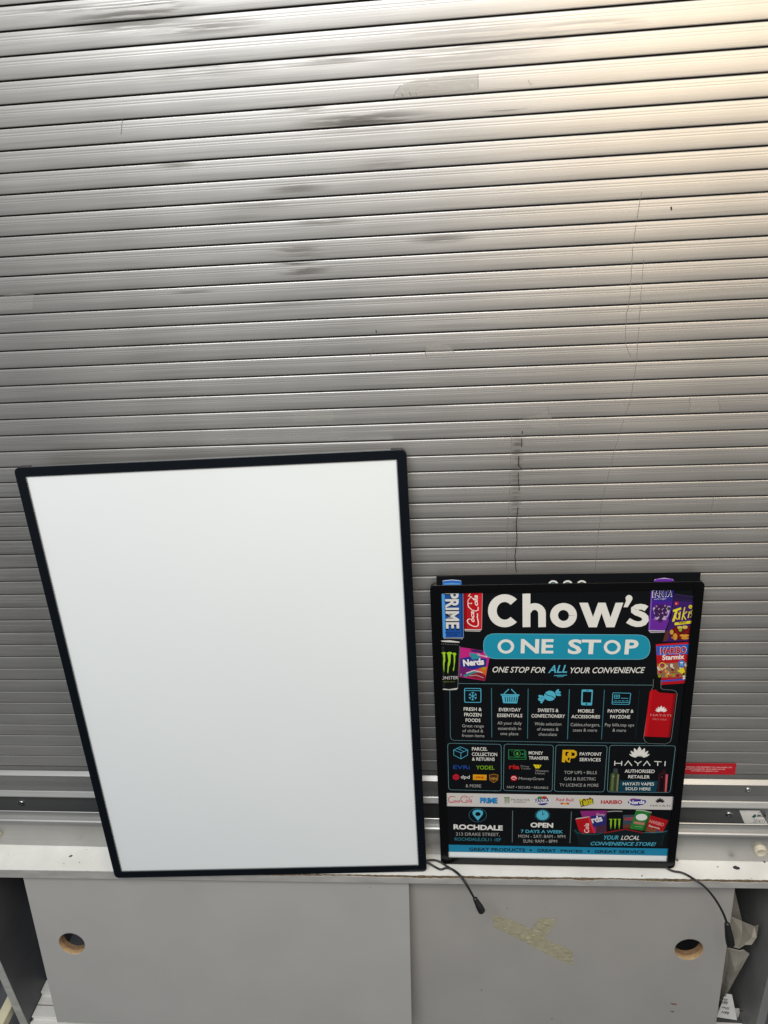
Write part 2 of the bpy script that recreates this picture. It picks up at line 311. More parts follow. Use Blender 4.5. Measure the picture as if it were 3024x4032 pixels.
# ------------------------------------------------------------------ cabinet under the shutter
cab = thing('cabinet', 'low grey cabinet with two sliding doors and a chipped white worktop under the shutter', 'cabinet')
YF = lambda x: -.0975 + .0135 * x
def skew_box(name, x0, x1, yf0, yb, z0, z1, m, parent, b=0):
    """box whose front follows the slightly turned cabinet front"""
    V = [(x0, YF(x0) + yf0, z0), (x1, YF(x1) + yf0, z0), (x1, yb, z0), (x0, yb, z0), (x0, YF(x0) + yf0, z1), (x1, YF(x1) + yf0, z1), (x1, yb, z1), (x0, yb, z1)]
    o = mesh(name, V, [(0, 3, 2, 1), (4, 5, 6, 7), (0, 1, 5, 4), (1, 2, 6, 5), (2, 3, 7, 6), (3, 0, 4, 7)], m, parent)
    if b: bevel(o, b)
    return o
XA, XB = -1.62, 1.15
# worktop: core, white skin with a nibbled front edge, grey edging that has chipped away on the right
wt = skew_box('worktop', XA, XB, .0016, .32, -.0225, -.0012, M_chip, cab)
def hash_noise(x, f, seed):
    i = math.floor(x * f); t = x * f - i; t = t * t * (3 - 2 * t); a = random.Random(int(i) * 7919 + seed).random(); b = random.Random(int(i + 1) * 7919 + seed).random(); return a + (b - a) * t
def chip(x):
    w = min(1, max(0, (x + .62) / .35)); base = .0004 + .0005 * hash_noise(x, 60, 3)
    return base + w * (.0028 + .0046 * hash_noise(x, 22, 5) * (.45 + hash_noise(x, 5, 9)) + .0020 * hash_noise(x, 160, 6) + .0008 * hash_noise(x, 420, 8))
N_ = 900; V = []; F = []; MI = []
for i in range(N_ + 1):
    x = XA + (XB - XA) * i / N_; e_ = .0012 * hash_noise(x, 130, 1) + .0010 * hash_noise(x, 420, 2) * min(1, max(0, (x + .6) / .3)) - .0006; yf = YF(x) + e_
    V += [(x, .32, 0.0), (x, yf, 0.0), (x, yf + .0002, -.0012)]
for i in range(N_):
    a = 3 * i; F += [(a, a + 1, a + 4, a + 3), (a + 1, a + 2, a + 5, a + 4)]
mesh('laminate_top', V, F, M_white, wt)
V = []; F = []
for i in range(N_ + 1):
    x = XA + (XB - XA) * i / N_; zt = -.0006 - chip(x); V += [(x, YF(x) - .0002, zt), (x, YF(x) - .0002, -.0228), (x, YF(x) + .0016, -.0228), (x, YF(x) + .0016, zt)]
for i in range(N_):
    a = 4 * i; F += [(a, a + 1, a + 5, a + 4), (a + 1, a + 2, a + 6, a + 5), (a, a + 4, a + 7, a + 3)]
mesh('front_edging', V, F, M_edge, wt)
# carcass
ZF = -.548
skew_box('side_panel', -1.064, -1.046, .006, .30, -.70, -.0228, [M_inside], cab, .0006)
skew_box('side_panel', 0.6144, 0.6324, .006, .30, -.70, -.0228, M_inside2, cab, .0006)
sp_ = mesh('side_edge', *(lambda V, F: (box(V, F, -1.0645, -1.0455, YF(-1.055) + .0045, YF(-1.055) + .0058, -.70, -.0230), (V, F))[1])([], []), M_edge, cab)
skew_box('back_panel', XA, XB, .40, .31, -.70, -.0228, M_inside, cab)
skew_box('base_board', -1.0455, 0.6144 - .0005, .010, .2995, -.70, ZF, M_inside, cab)  # dark colour here stands in for the shade inside the cabinet
skew_box('front_plinth', -1.0455, 0.6144 - .0005, -.004, -.088, -.70, ZF + .002, M_white, cab, .0015)
for yy in (.022, .048, .074): skew_box('door_track', -1.045, 0.6144 - .001, yy, YF(0) + yy + .016, ZF - .02, ZF + (.010 if yy < .07 else .022), M_white, cab, .001)
# doors: boards with a round finger hole each, leaning out at the foot
def door(name, org, tilt, corners, hole, r, m):
    a = Vector((1, .0135, 0)).normalized(); d = Vector((0, math.sin(R(tilt)), math.cos(R(tilt))))
    d = (d - a * a.dot(d)).normalized(); mw = frame_matrix(org, a, d); inv = mw.inverted()
    q = [(inv @ Vector(c)).xy for c in corners]; h = (inv @ Vector(hole)).xy
    me = shift(curve_mesh([[tuple(v) for v in q], circle(h.x, h.y, r)[::-1]], .006, .0007), -.006)
    me.materials.append(m); me.materials.append(M_mdf)
    for p in me.polygons:
        c = Vector(p.center).xy - h
        if c.length < r + .0004 and abs(p.normal.z) < .5: p.material_index = 1
    o = link(name, me, None, cab); o.matrix_local = mw
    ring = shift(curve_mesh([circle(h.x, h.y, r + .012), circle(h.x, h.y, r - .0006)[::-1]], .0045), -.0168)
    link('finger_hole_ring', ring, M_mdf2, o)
    return o, mw
dl, MWL = door('sliding_door', (-0.90000, -0.09665, -0.02350), 8.4, [(-0.92018, -0.09799, -0.03070), (-0.92009, -0.15764, -0.43472), (-0.12244, -0.14650, -0.43220), (-0.11421, -0.08732, -0.03212)], (-0.84531, -0.12337, -0.20942), .0285, M_door)
speckle(M_door, 95, .765, .785, (.16, .155, .15)); speckle(M_door2, 95, .76, .78, (.14, .125, .11))
dr, MWR = door('sliding_door', (0.50000, -0.05625, -0.02350), 5.5, [(-0.15192, -0.06834, -0.05766), (-0.16296, -0.11117, -0.50088), (0.52577, -0.09928, -0.47402), (0.52565, -0.05848, -0.05023)], (0.45160, -0.07659, -0.22791), .0285, M_door2)
# small marks: red-brown chips on the right door are worn laminate patches
def on_plane(name, mw, pts, z, m, parent):
    inv = mw.inverted(); me = shift(curve_mesh([[tuple((inv @ Vector(p)).xy) for p in pts]], .0002), z); o = link(name, me, m, parent)
    if parent is None: o.matrix_world = mw
    return o
# ------------------------------------------------------------------ light boxes
def light_box(name, label, mw, W, H, m_, bezel):
    t = thing(name, label, 'light box', mw, 'slim light boxes leaning on the shutter')
    o = [(m_, m_), (W - m_, m_), (W - m_, H - m_), (m_, H - m_)]
    me = shift(curve_mesh([rrect(0, 0, W, H, .009), o[::-1]], .001, .0004), -.001)
    bz = bmesh.new(); bz.from_mesh(me); sp = .0036
    def dots(x0, y0, x1, y1):
        n = int(math.hypot(x1 - x0, y1 - y0) / sp)
        for i in range(n + 1):
            cx, cy = x0 + (x1 - x0) * i / n, y0 + (y1 - y0) * i / n
            bz.faces.new([bz.verts.new((cx + .00088 * math.cos(2 * math.pi * k / 8), cy + .00088 * math.sin(2 * math.pi * k / 8), -.00206)) for k in range(8)])
    g = .0008; dots(m_ + g, m_ + g, W - m_ - g, m_ + g); dots(m_ + g, H - m_ - g, W - m_ - g, H - m_ - g); dots(m_ + g, m_ + g, m_ + g, H - m_ - g); dots(W - m_ - g, m_ + g, W - m_ - g, H - m_ - g)
    bz.to_mesh(me); bz.free()
    link('bezel', me, bezel, t)
    i = .0012
    me = shift(curve_mesh([rrect(i, i, W - i, H - i, .008), rrect(.012, .012, W - .012, H - .012, .003)[::-1]], .0042, .0005), -.0082)
    link('frame', me, M_side, t)
    for sx_, sy_ in ((0, 0), (1, 0), (0, 1), (1, 1)):          # moulded corner pieces over the frame
        x0, x1 = (.0004, .022) if not sx_ else (W - .022, W - .0004); y0, y1 = (.0004, .022) if not sy_ else (H - .022, H - .0004)
        full = rrect(.0004, .0004, W - .0004, H - .0004, .0095); k = {(1, 0): 0, (1, 1): 1, (0, 1): 2, (0, 0): 3}[(sx_, sy_)]
        arc = full[k * 9:(k + 1) * 9]; nx = 1 if not sx_ else -1; ny = 1 if not sy_ else -1
        cx, cy = (.0004 if not sx_ else W - .0004), (.0004 if not sy_ else H - .0004); L = .024
        if k in (0, 2): loop = [(cx + nx * L, cy)] + arc + [(cx, cy + ny * L), (cx + nx * .0018, cy + ny * L), (cx + nx * .003, cy + ny * .010), (cx + nx * .010, cy + ny * .003), (cx + nx * L, cy + ny * .0018)]
        else: loop = [(cx, cy + ny * L)] + arc + [(cx + nx * L, cy), (cx + nx * L, cy + ny * .0018), (cx + nx * .010, cy + ny * .003), (cx + nx * .003, cy + ny * .010), (cx + nx * .0018, cy + ny * L)]
        link('corner_cap', shift(curve_mesh([loop], .0046, .0004), -.0082), M_cap, t)
    V = [(.008, .008, -.0034), (W - .008, .008, -.0034), (W - .008, H - .008, -.0034), (.008, H - .008, -.0034)]
    mesh('diffuser', V, [(0, 1, 2, 3)], M_opal, t)
    V = []; F = []; box(V, F, .004, W - .004, .004, H - .004, -.0128, -.0118); mesh('back_plate', V, F, M_cap, t)
    return t
MWB = frame_matrix((-0.70050, -0.12530, 0.00300), (0.99849, 0.05482, -0.00199), (-0.00215, 0.07542, 0.99715)); MWS = frame_matrix((-0.04880, -0.07360, 0.00300), (0.99999, 0.00261, 0.00269), (-0.00289, 0.07851, 0.99691))
big = light_box('light_box', 'large blank white light box in a black frame, leaning on the shutter', MWB, .6251, .8662, .0153, M_bezel)
small = light_box('light_box', 'small black framed light box holding the shop poster, beside the blank one', MWS, .4495, .6172, .0153, M_bezel2)
def cable(parent, paths, conn, r, cr0, cr1):
    inv = parent.matrix_world.inverted(); V = []; F = []
    for p in paths: tube(V, F, [inv @ q for q in smooth_path(p)], r)
    o = mesh('power_cable', V, F, M_cable, parent, smooth=True)
    a, b = Vector(conn[0]), Vector(conn[1]); n = 40; path = []; rad = []
    for i in range(n + 1):
        s = i / n; path.append(inv @ (a + (b - a) * s))
        base = cr0 + (cr1 - cr0) * min(1, s * 1.5)
        if s < .06: base *= .5 + s / .12
        if s > .94: base *= 1 - ((s - .94) / .06) ** 2 * .35
        if .12 < s < .42 or .72 < s < .92: base -= .0005 * (i % 3 == 0)
        rad.append(base)
    V = []; F = []; tube(V, F, path, rad, 16); mesh('plug', V, F, M_cable, o, smooth=True)
bpy.context.view_layer.update()
cable(big, [[(-0.08091, -0.07270, 0.01000), (-0.07194, -0.07044, 0.00900), (-0.06095, -0.06849, 0.00700), (-0.04939, -0.07128, 0.00500), (-0.03684, -0.07873, 0.00300), (-0.02288, -0.08882, 0.00300), (-0.01109, -0.10150, 0.00491), (-0.00154, -0.11000, -0.00404), (0.00698, -0.11600, -0.01687), (0.01550, -0.12000, -0.03449)], [(-0.08095, -0.07403, 0.00800), (-0.07191, -0.07569, 0.00600), (-0.06086, -0.08058, 0.00300), (-0.04927, -0.08639, 0.00300), (-0.03832, -0.08287, 0.00300), (-0.02685, -0.08545, 0.00300), (-0.01696, -0.09269, 0.00300), (-0.00819, -0.10250, 0.00270), (0.00039, -0.11100, -0.00484), (0.00793, -0.11700, -0.01698), (0.01548, -0.12100, -0.03317)]], [(0.01553, -0.12000, -0.03158), (0.03027, -0.12700, -0.06337)], .0021, .0042, .0072)
cable(small, [[(0.38442, -0.07096, 0.00600), (0.39029, -0.07489, 0.00400), (0.39865, -0.07782, 0.00300), (0.40996, -0.07975, 0.00300), (0.41951, -0.08454, 0.00300), (0.43097, -0.09650, 0.00517), (0.44442, -0.10500, 0.00042), (0.45768, -0.11200, -0.01173), (0.47068, -0.11900, -0.02949), (0.48112, -0.12600, -0.04880), (0.48852, -0.13100, -0.06820)]], [(0.48834, -0.13080, -0.06631), (0.49781, -0.14300, -0.11510)], .0021, .0048, .0080)

# ------------------------------------------------------------------ poster slid up inside the small light box
POSTER_COLS = ['#2f6cc0', '#c9d3e2', '#5b97dd', '#1c4f9e', '#4f9be0', '#153c80', '#8fa8c9', '#8d929c', '#2c2e36', '#0b0e14', '#d8d8d6', '#0d2a5e', '#b8141c', '#8e0e15', '#d1202a', '#b9a3a3', '#c7c5c4', '#6b6766', '#f3e6e2', '#d5d5d2', '#0d0f10', '#23272a', '#55595c', '#6e7072', '#c9c9c6', '#9fd12a', '#d4d4d0', '#6f7a33', '#c22680', '#2b2f86', '#2f8f9f', '#37265e', '#6f1f6b', '#39838f', '#8e1d2c', '#d0661c', '#7fae2a', '#e7dfe6', '#ece8ea', '#17193f', '#d7c7cf', '#b9a3a6', '#8f7f8b', '#e4e3de', '#1f90ad', '#6fb3c4', '#52b3cf', '#59b6c9', '#6d9aa3', '#6a2fa3', '#d8c6e2', '#4a1f8f', '#2c2a86', '#6a2a9a', '#7d57b0', '#c4bcc8', '#4a4450', '#e7e3ea', '#1b1a52', '#cfc9dc', '#b8a8c2', '#3f1f52', '#9a6fae', '#1f3a2c', '#3b1d66', '#241b3f', '#4b3a68', '#3a2a58', '#b01730', '#e8c9cf', '#e2d32c', '#2b1a3a', '#1d1a12', '#5d1518', '#d0b955', '#c9b45c', '#8fae2f', '#c9963a', '#d79a34', '#c98a2e', '#c9922e', '#b96a2a', '#7d1414', '#5a3026', '#b3161f', '#2c5fc0', '#c01c2a', '#ecd7d6', '#a8121c', '#efe8e4', '#8e6a50', '#c9b48a', '#a8321f', '#d8c9b4', '#7c8f2b', '#cf7f2a', '#8e1d18', '#d9d4c8', '#b9932f', '#5e1a14', '#c7574a', '#dccf2a', '#d8b23a', '#3a2a66', '#c2402a', '#2d73c4', '#dfe7ee', '#b9d0ea', '#e2e4e4', '#2f4fb5', '#7d8587', '#0b0b0d', '#b00d18', '#c7121d', '#8a0a12', '#efe9e6', '#cf8f8f', '#c98080', '#3f7d8a', '#172c33', '#0a0d10', '#a9a9a6', '#2450a8', '#7cae22', '#c21e34', '#5d0d18', '#d7d5d0', '#e0a11a', '#b01d18', '#4a2c16', '#b9842a', '#cf9a34', '#2f8a4e', '#3f9a4a', '#5fae4a', '#3f9a5e', '#2f6a44', '#c8201e', '#8b8b88', '#e3cf22', '#9a9a96', '#c21e2c', '#f0dede', '#a3a3a0', '#dcae1c', '#0d3d50', '#33402a', '#3b4644', '#5d7040', '#7d7a5a', '#7f8f74', '#3a1620', '#2a1218', '#d0616a', '#150c10', '#7a2a3a', '#cfccc9', '#c43040', '#0f4f7f', '#2f8fcf', '#5e7a2c', '#4f4c49', '#3c3a38', '#2a2f86', '#3f8a3a', '#c0332a', '#e4e2e2', '#26297a', '#c0283a', '#e0a52a', '#4a4a1c', '#d3c32a', '#8a4a22', '#b3182c', '#2a3187', '#7a3a8a', '#3a4aa0', '#e6e2ea', '#1c1c1e', '#26262a', '#2f6f7a', '#3b8b9c', '#5f7074', '#1f86ad', '#0a2836', '#0f1d22', '#1f4a4e', '#2f7078', '#14292d', '#1c3236', '#8e1c22', '#8a2a74', '#2a2d70', '#4a2a3a', '#e2dde4', '#c9a3bd', '#b3141c', '#c4b8b6', '#d3323a', '#eddedb', '#0c0f10', '#a9aaa8', '#8fbf2a', '#3a4a55', '#6a3a2a', '#b53a48', '#2a7a35', '#1f5c28', '#a9b8a4', '#dfe3df', '#b8786a', '#9fc49a', '#a8161c', '#7a4a2a', '#d88a88', '#e0d6d0', '#4a3f7a']
POSTER = [
('P',[21.3,616.7,22.0,623.7,26.4,626.0,37.5,626.6,49.0,625.6,53.3,623.2,54.1,616.1],0,1),
('P',[21.5,622.6,22.5,625.0,37.5,626.6,52.3,624.5,53.7,622.4,52.3,623.5,37.4,625.3,22.9,624.0],1,2),
('P',[23.3,619.4,37.3,620.7,51.7,618.9,51.7,616.7,23.2,617.2],2,2),
('P',[19.6,615.6,56.0,615.0,55.1,514.3,51.9,509.7,22.1,511.5,19.2,514.6],3,1),
('P',[19.6,615.6,24.8,615.5,24.2,514.6,19.2,514.6],4,2),
('P',[52.1,615.1,56.0,615.0,55.1,514.3,51.5,514.3],5,2),
('P',[55.3,615.0,56.0,615.0,55.1,514.3,54.4,514.3],6,3),
('P',[19.5,514.3,54.7,514.9,51.9,509.7,22.1,511.5],7,3),
('P',[22.1,512.7,51.9,512.0,50.9,509.7,23.1,511.5],8,4),
('T','PRIME',24.4,602.3,72.9,23.3,-90.3,9,0.035,0,3),
('T','PRIME',25.4,603.8,71.5,22.8,-90.4,10,0.03,0,4),
('T','HYDRATION',23.3,522.6,24.8,3.1,0.2,11,0.02,0,3),
('T','500 ML',26.6,518.0,18.6,2.9,0.5,11,0.01,0,3),
('P',[56.5,603.6,88.8,603.1,86.5,529.9,83.3,525.7,57.2,527.2,56.4,530.8],12,1),
('P',[56.5,603.6,62.0,603.5,60.9,530.8,56.4,530.8],13,2),
('P',[81.8,603.2,88.8,603.1,86.5,529.9,80.9,530.3],14,2),
('P',[88.0,603.1,88.8,603.1,86.5,529.9,85.7,530.2],15,3),
('P',[56.4,531.0,86.5,530.2,83.3,525.7,58.2,526.8],16,3),
('P',[58.2,529.0,85.3,528.2,83.8,526.9,58.7,527.8],17,4),
('S',[65.5,551.2,62.8,549.3,61.8,547.1,63.1,543.2,66.9,539.2,72.6,536.3,77.5,535.8,80.3,537.9,80.7,544.1,79.7,550.8,78.7,554.4,79.7,557.0,79.0,561.4],1.66,18,4,0),
('S',[65.5,551.2,68.9,549.8,69.8,547.0],0.88,18,4,0),
('T','oca',74.2,544.7,21.3,7.3,91.8,18,0.02,0.3,4),
('S',[67.9,599.6,64.8,595.3,69.6,593.6,65.7,589.8,63.3,585.4,64.5,581.0,69.4,580.4,70.4,582.6],1.06,18,4,0),
('S',[63.2,581.0,64.4,574.4,70.2,568.2,76.9,565.9,80.7,568.1,80.5,574.2],1.46,18,4,0),
('T','ola',80.5,576.4,20.3,7.8,90.6,18,0.02,0.3,4),
('S',[69.6,593.0,74.3,586.9,80.1,584.1],0.97,18,4,0),
('P',[14.5,508.4,30.5,509.0,47.6,506.0,47.3,504.0,30.4,505.0,14.5,506.5],19,2),
('P',[14.5,506.5,47.3,504.0,49.3,497.1,43.2,410.1,40.1,407.1,15.5,406.5,14.0,410.2],20,1),
('P',[15.7,497.4,20.7,497.3,19.2,412.6,14.1,412.6],21,2),
('P',[47.0,497.7,49.3,497.1,43.2,410.1,41.8,410.1],22,2),
('P',[17.4,502.0,17.1,501.3,16.5,501.1,15.9,501.4,15.6,502.0,15.9,502.7,16.6,502.9,17.2,502.7],23,3),
('P',[20.5,501.8,20.2,501.1,19.6,500.8,19.0,501.1,18.7,501.8,19.0,502.4,19.6,502.7,20.3,502.4],23,3),
('P',[23.6,501.5,23.3,500.9,22.7,500.6,22.1,500.9,21.8,501.5,22.1,502.2,22.7,502.5,23.4,502.2],23,3),
('P',[26.7,501.3,26.4,500.6,25.8,500.4,25.1,500.6,24.9,501.3,25.2,502.0,25.8,502.2,26.4,501.9],23,3),
('P',[29.8,501.1,29.5,500.4,28.9,500.1,28.2,500.4,28.0,501.1,28.3,501.7,28.9,502.0,29.5,501.7],23,3),
('P',[32.9,500.8,32.6,500.2,31.9,499.9,31.3,500.2,31.1,500.8,31.4,501.5,32.0,501.7,32.6,501.5],23,3),
('P',[36.0,500.6,35.7,499.9,35.0,499.7,34.4,499.9,34.2,500.6,34.4,501.2,35.1,501.5,35.7,501.2],23,3),
('P',[39.0,500.3,38.8,499.7,38.1,499.4,37.5,499.7,37.2,500.4,37.5,501.0,38.2,501.3,38.8,501.0],23,3),
('P',[42.1,500.1,41.8,499.5,41.2,499.2,40.6,499.5,40.3,500.1,40.6,500.8,41.3,501.0,41.9,500.8],23,3),
('P',[45.2,499.9,44.9,499.2,44.3,499.0,43.7,499.2,43.4,499.9,43.7,500.5,44.3,500.8,45.0,500.5],23,3),
('P',[14.0,410.4,26.8,408.3,43.4,411.3,40.1,407.1,26.7,406.3,15.0,407.3],24,3),
('P',[14.8,483.4,19.3,485.5,22.3,485.1,23.4,483.4,21.9,481.9,21.9,467.6,20.4,462.8,19.3,443.9,18.4,448.6,17.8,462.9,18.8,472.3,17.9,482.2],25,3),
('P',[24.3,483.7,28.9,485.7,33.9,485.0,34.3,482.7,31.9,480.4,30.9,465.1,29.3,458.1,28.1,455.7,26.0,440.0,24.9,445.0,26.2,461.6,27.4,467.5,26.3,480.4],25,3),
('P',[33.3,481.5,37.3,484.1,40.8,483.6,41.5,480.3,39.5,477.8,39.3,467.4,38.0,458.0,36.8,448.5,35.1,445.6,35.0,450.9,36.6,456.8,37.0,472.1,36.4,480.6],25,3),
('T','ONSTER',13.5,428.9,30.1,6.4,0.9,26,0.0,0,3),
('T','NERGY',14.9,422.8,23.7,2.5,0.4,27,0.0,0,3),
('P',[49.3,495.1,101.2,485.4,91.0,425.6,44.6,434.4],28,1),
('P',[48.4,472.1,62.7,475.5,94.6,471.7,92.9,455.3,68.3,448.4,47.7,455.6],29,2),
('P',[63.8,483.6,78.8,481.2,84.6,471.8,68.6,469.6],30,2),
('P',[64.9,490.6,74.9,489.9,88.8,487.5,86.7,482.3,68.9,485.9],31,2),
('P',[47.2,455.6,60.3,453.1,68.2,446.0,53.9,434.1,44.8,435.4],32,2),
('P',[51.9,436.5,68.2,447.2,83.3,444.7,68.1,440.1,56.9,433.5],33,3),
('P',[57.9,434.1,74.2,443.6,92.4,448.2,91.0,426.2],34,2),
('P',[74.2,444.8,83.4,453.0,95.3,455.3,92.3,436.4,83.3,443.5],35,3),
('P',[86.4,450.6,88.4,454.8,92.9,451.8,88.4,448.0],36,4),
('T','Gooey',77.5,478.9,19.1,3.5,-16.4,37,0.02,0,4),
('T','Nerds',53.5,456.1,36.6,13.5,4.6,38,0.05,0,5),
('T','Nerds',53.9,455.2,36.9,13.9,4.2,39,0.07,0,4),
('S',[58.1,441.9,72.3,447.2,86.8,442.9],2.02,40,4,0),
('S',[63.0,436.3,76.2,437.6,88.2,432.2],1.42,41,4,0),
('P',[50.5,438.7,49.6,436.4,47.7,436.4,46.9,438.7,47.8,441.0,49.7,441.0],42,3),
('S',[140.6,582.3,137.5,585.5,133.9,587.9,130.0,589.5,126.0,590.2,121.9,589.9,117.9,588.6,114.2,586.5,111.0,583.5,108.3,579.8,106.3,575.6,105.1,571.0,104.7,566.2,105.0,561.3,106.2,556.6,108.2,552.3,110.9,548.5,114.1,545.4,117.8,543.1,121.8,541.7,126.0,541.3,130.1,541.8,134.0,543.3,137.6,545.7,140.7,548.9],14.62,43,2,0),
('S',[161.7,598.0,162.4,533.8],13.09,43,2,0),
('S',[163.9,563.3,164.8,566.0,166.1,568.4,167.9,570.4,170.0,571.9,172.3,572.9,174.8,573.4,177.3,573.3,179.8,572.6,182.1,571.3,184.1,569.6,185.8,567.5,187.1,565.0,187.9,562.3,188.2,559.4,188.7,533.5],12.64,43,2.5,0),
('S',[239.7,555.5,239.5,551.9,238.6,548.5,237.1,545.4,234.9,542.7,232.3,540.6,229.4,539.2,226.2,538.5,222.9,538.5,219.6,539.3,216.6,540.8,213.9,543.0,211.6,545.7,209.9,548.8,208.8,552.3,208.3,555.9,208.6,559.4,209.5,562.8,211.1,565.9,213.2,568.5,215.8,570.6,218.8,572.0,222.0,572.7,225.2,572.6,228.4,571.8,231.5,570.3,234.2,568.2,236.4,565.5,238.2,562.4,239.3,559.0,239.7,555.5],13.1,43,2,1),
('P',[249.4,579.5,263.5,579.3,273.1,552.1,280.4,579.1,292.5,578.9,302.0,551.0,309.1,578.6,321.6,578.5,309.5,531.8,296.1,531.9,286.9,559.4,280.2,532.1,266.8,532.3],43,2),
('P',[336.0,586.3,335.8,584.3,335.1,582.5,334.0,581.1,332.5,580.2,330.8,579.9,329.0,580.3,327.4,581.2,326.1,582.7,325.2,584.5,324.8,586.5,325.0,588.5,325.7,590.2,326.8,591.6,328.3,592.5,330.0,592.8,331.8,592.5,333.4,591.5,334.7,590.1,335.6,588.3],43,2),
('P',[325.8,588.7,336.0,585.3,334.1,580.5,329.1,569.9,322.4,570.0,325.7,581.3],43,2),
('S',[360.0,566.6,355.1,569.6,349.5,570.6,343.9,569.7,340.2,566.5,340.5,562.6,344.3,559.3,349.8,557.0,355.2,554.3,358.9,550.3,359.8,544.7,357.0,539.8,352.1,537.6,345.9,537.3,338.7,539.7,331.1,544.7],10.6,43,2,0),
('P',[88.9,497.9,89.7,506.5,92.1,513.1,96.2,517.8,102.0,520.6,109.4,521.4,349.2,516.6,356.4,515.5,362.1,512.6,366.5,507.8,369.4,501.2,370.8,492.7,370.9,491.6,370.8,483.1,368.9,476.5,365.3,471.7,359.9,468.9,352.7,468.1,109.7,471.2,102.2,472.3,96.4,475.3,92.2,480.2,89.7,487.1,88.9,495.8],44,1),
('S',[88.9,497.9,89.7,506.5,92.1,513.1,96.2,517.8,102.0,520.6,109.4,521.4,349.2,516.6,356.4,515.5,362.1,512.6,366.5,507.8,369.4,501.2,370.8,492.7,370.9,491.6,370.8,483.1,368.9,476.5,365.3,471.7,359.9,468.9,352.7,468.1,109.7,471.2,102.2,472.3,96.4,475.3,92.2,480.2,89.7,487.1,88.9,495.8],0.89,45,1,1),
('S',[139.0,495.7,138.6,492.7,137.5,489.9,135.6,487.4,133.3,485.6,130.5,484.5,127.5,484.1,124.5,484.5,121.8,485.7,119.4,487.6,117.6,490.0,116.4,492.9,116.0,495.9,116.4,498.9,117.6,501.7,119.4,504.1,121.8,505.9,124.5,507.1,127.5,507.4,130.5,507.0,133.2,505.8,135.6,504.0,137.4,501.5,138.6,498.7,139.0,495.7],5.29,43,3,1),
('T','NE',152.9,481.8,55.7,28.5,-0.8,43,0.028,0,3),
('T','ST',233.1,480.1,55.1,28.7,-1.2,43,0.028,0,3),
('S',[319.2,492.8,319.0,489.8,318.0,487.0,316.3,484.6,314.0,482.8,311.3,481.7,308.3,481.3,305.3,481.7,302.5,482.9,300.0,484.7,298.1,487.2,296.8,490.0,296.2,493.0,296.5,495.9,297.5,498.7,299.2,501.1,301.5,502.9,304.2,504.0,307.2,504.4,310.1,503.9,313.0,502.8,315.4,500.9,317.4,498.5,318.6,495.7,319.2,492.8],5.16,43,3,1),
('T','P',328.6,478.4,22.4,29.2,-1.3,43,0.028,0,3),
('T','ONE STOP FOR',104.2,443.3,91.1,11.6,-1.0,43,0.008,0.3,3),
('T','ALL',200.6,441.4,33.0,15.8,0.9,46,0.015,0.3,3),
('S',[210.8,436.1,233.2,437.0],1.48,46,3,0),
('S',[216.2,433.6,228.0,434.2],0.89,46,3,0),
('T','YOUR CONVENIENCE',239.0,440.9,126.4,11.6,-0.1,43,0.008,0.3,3),
('S',[198.8,615.0,199.3,616.9,200.3,618.5,201.7,619.7,203.5,620.5,205.4,620.7,207.4,620.4,209.2,619.6,210.7,618.3,211.8,616.6,212.3,614.8],3.1,43,2,0),
('S',[222.5,614.6,222.9,616.5,223.8,618.1,225.3,619.3,227.1,620.1,229.0,620.3,231.0,620.0,232.8,619.2,234.3,617.9,235.4,616.2,235.9,614.4],3.09,43,2,0),
('S',[245.7,614.2,246.1,616.0,247.1,617.7,248.5,618.9,250.3,619.7,252.2,619.9,254.2,619.6,256.0,618.8,257.5,617.5,258.6,615.8,259.1,614.0],3.08,43,2,0),
('P',[210.1,614.3,209.3,612.2,207.1,611.0,204.3,611.0,202.0,612.4,201.1,614.4,201.9,616.5,204.1,617.7,206.9,617.7,209.2,616.4],47,1),
('P',[233.7,613.9,232.9,611.8,230.7,610.6,227.9,610.6,225.6,612.0,224.7,614.0,225.5,616.1,227.7,617.3,230.5,617.3,232.8,616.0],47,1),
('P',[256.9,613.5,256.1,611.4,253.9,610.2,251.2,610.2,248.9,611.6,248.0,613.6,248.7,615.7,250.9,616.9,253.7,616.9,256.0,615.6],47,1),
('S',[44.1,420.3,380.4,415.7],0.67,48,1,0),
('P',[368.6,616.0,368.8,619.7,372.8,622.5,384.6,623.6,396.6,622.1,400.3,619.2,400.0,615.5],49,1),
('P',[368.7,618.7,369.7,620.8,384.6,623.6,398.5,620.6,400.5,618.6,396.7,620.8,384.7,622.3,372.9,621.2],50,2),
('P',[365.2,609.8,401.7,609.1,401.0,565.3,393.1,520.4,369.1,520.4,365.7,525.1],51,1),
('P',[365.2,609.8,401.7,609.1,401.4,593.2,399.8,580.4,366.9,580.9,366.4,598.0],52,2),
('P',[365.0,546.1,370.5,548.3,398.7,545.7,393.7,524.8,365.6,525.7],53,2),
('P',[365.8,600.2,367.9,600.2,368.4,526.2,366.3,526.2],54,3),
('P',[365.6,525.6,393.3,524.6,392.6,520.6,369.6,520.4],55,3),
('P',[368.6,523.4,392.5,522.6,392.3,521.5,369.3,521.8],56,4),
('T','FANTA',368.0,587.3,31.9,13.7,2.2,57,0.05,0,4),
('T','FANTA',368.9,588.4,30.2,11.5,2.4,58,0.03,0,5),
('T','zero sugar',371.3,583.0,19.8,3.2,2.9,59,0.0,0,4),
('P',[370.1,567.9,377.2,572.1,391.2,571.9,398.7,570.7,397.1,555.6,393.2,544.7,376.3,546.0,372.6,559.2],60,3),
('P',[380.8,569.9,380.5,567.5,379.2,565.8,377.3,565.2,375.3,565.9,373.7,567.6,373.0,570.0,373.4,572.4,374.7,574.1,376.6,574.7,378.6,574.1,380.1,572.3],61,4),
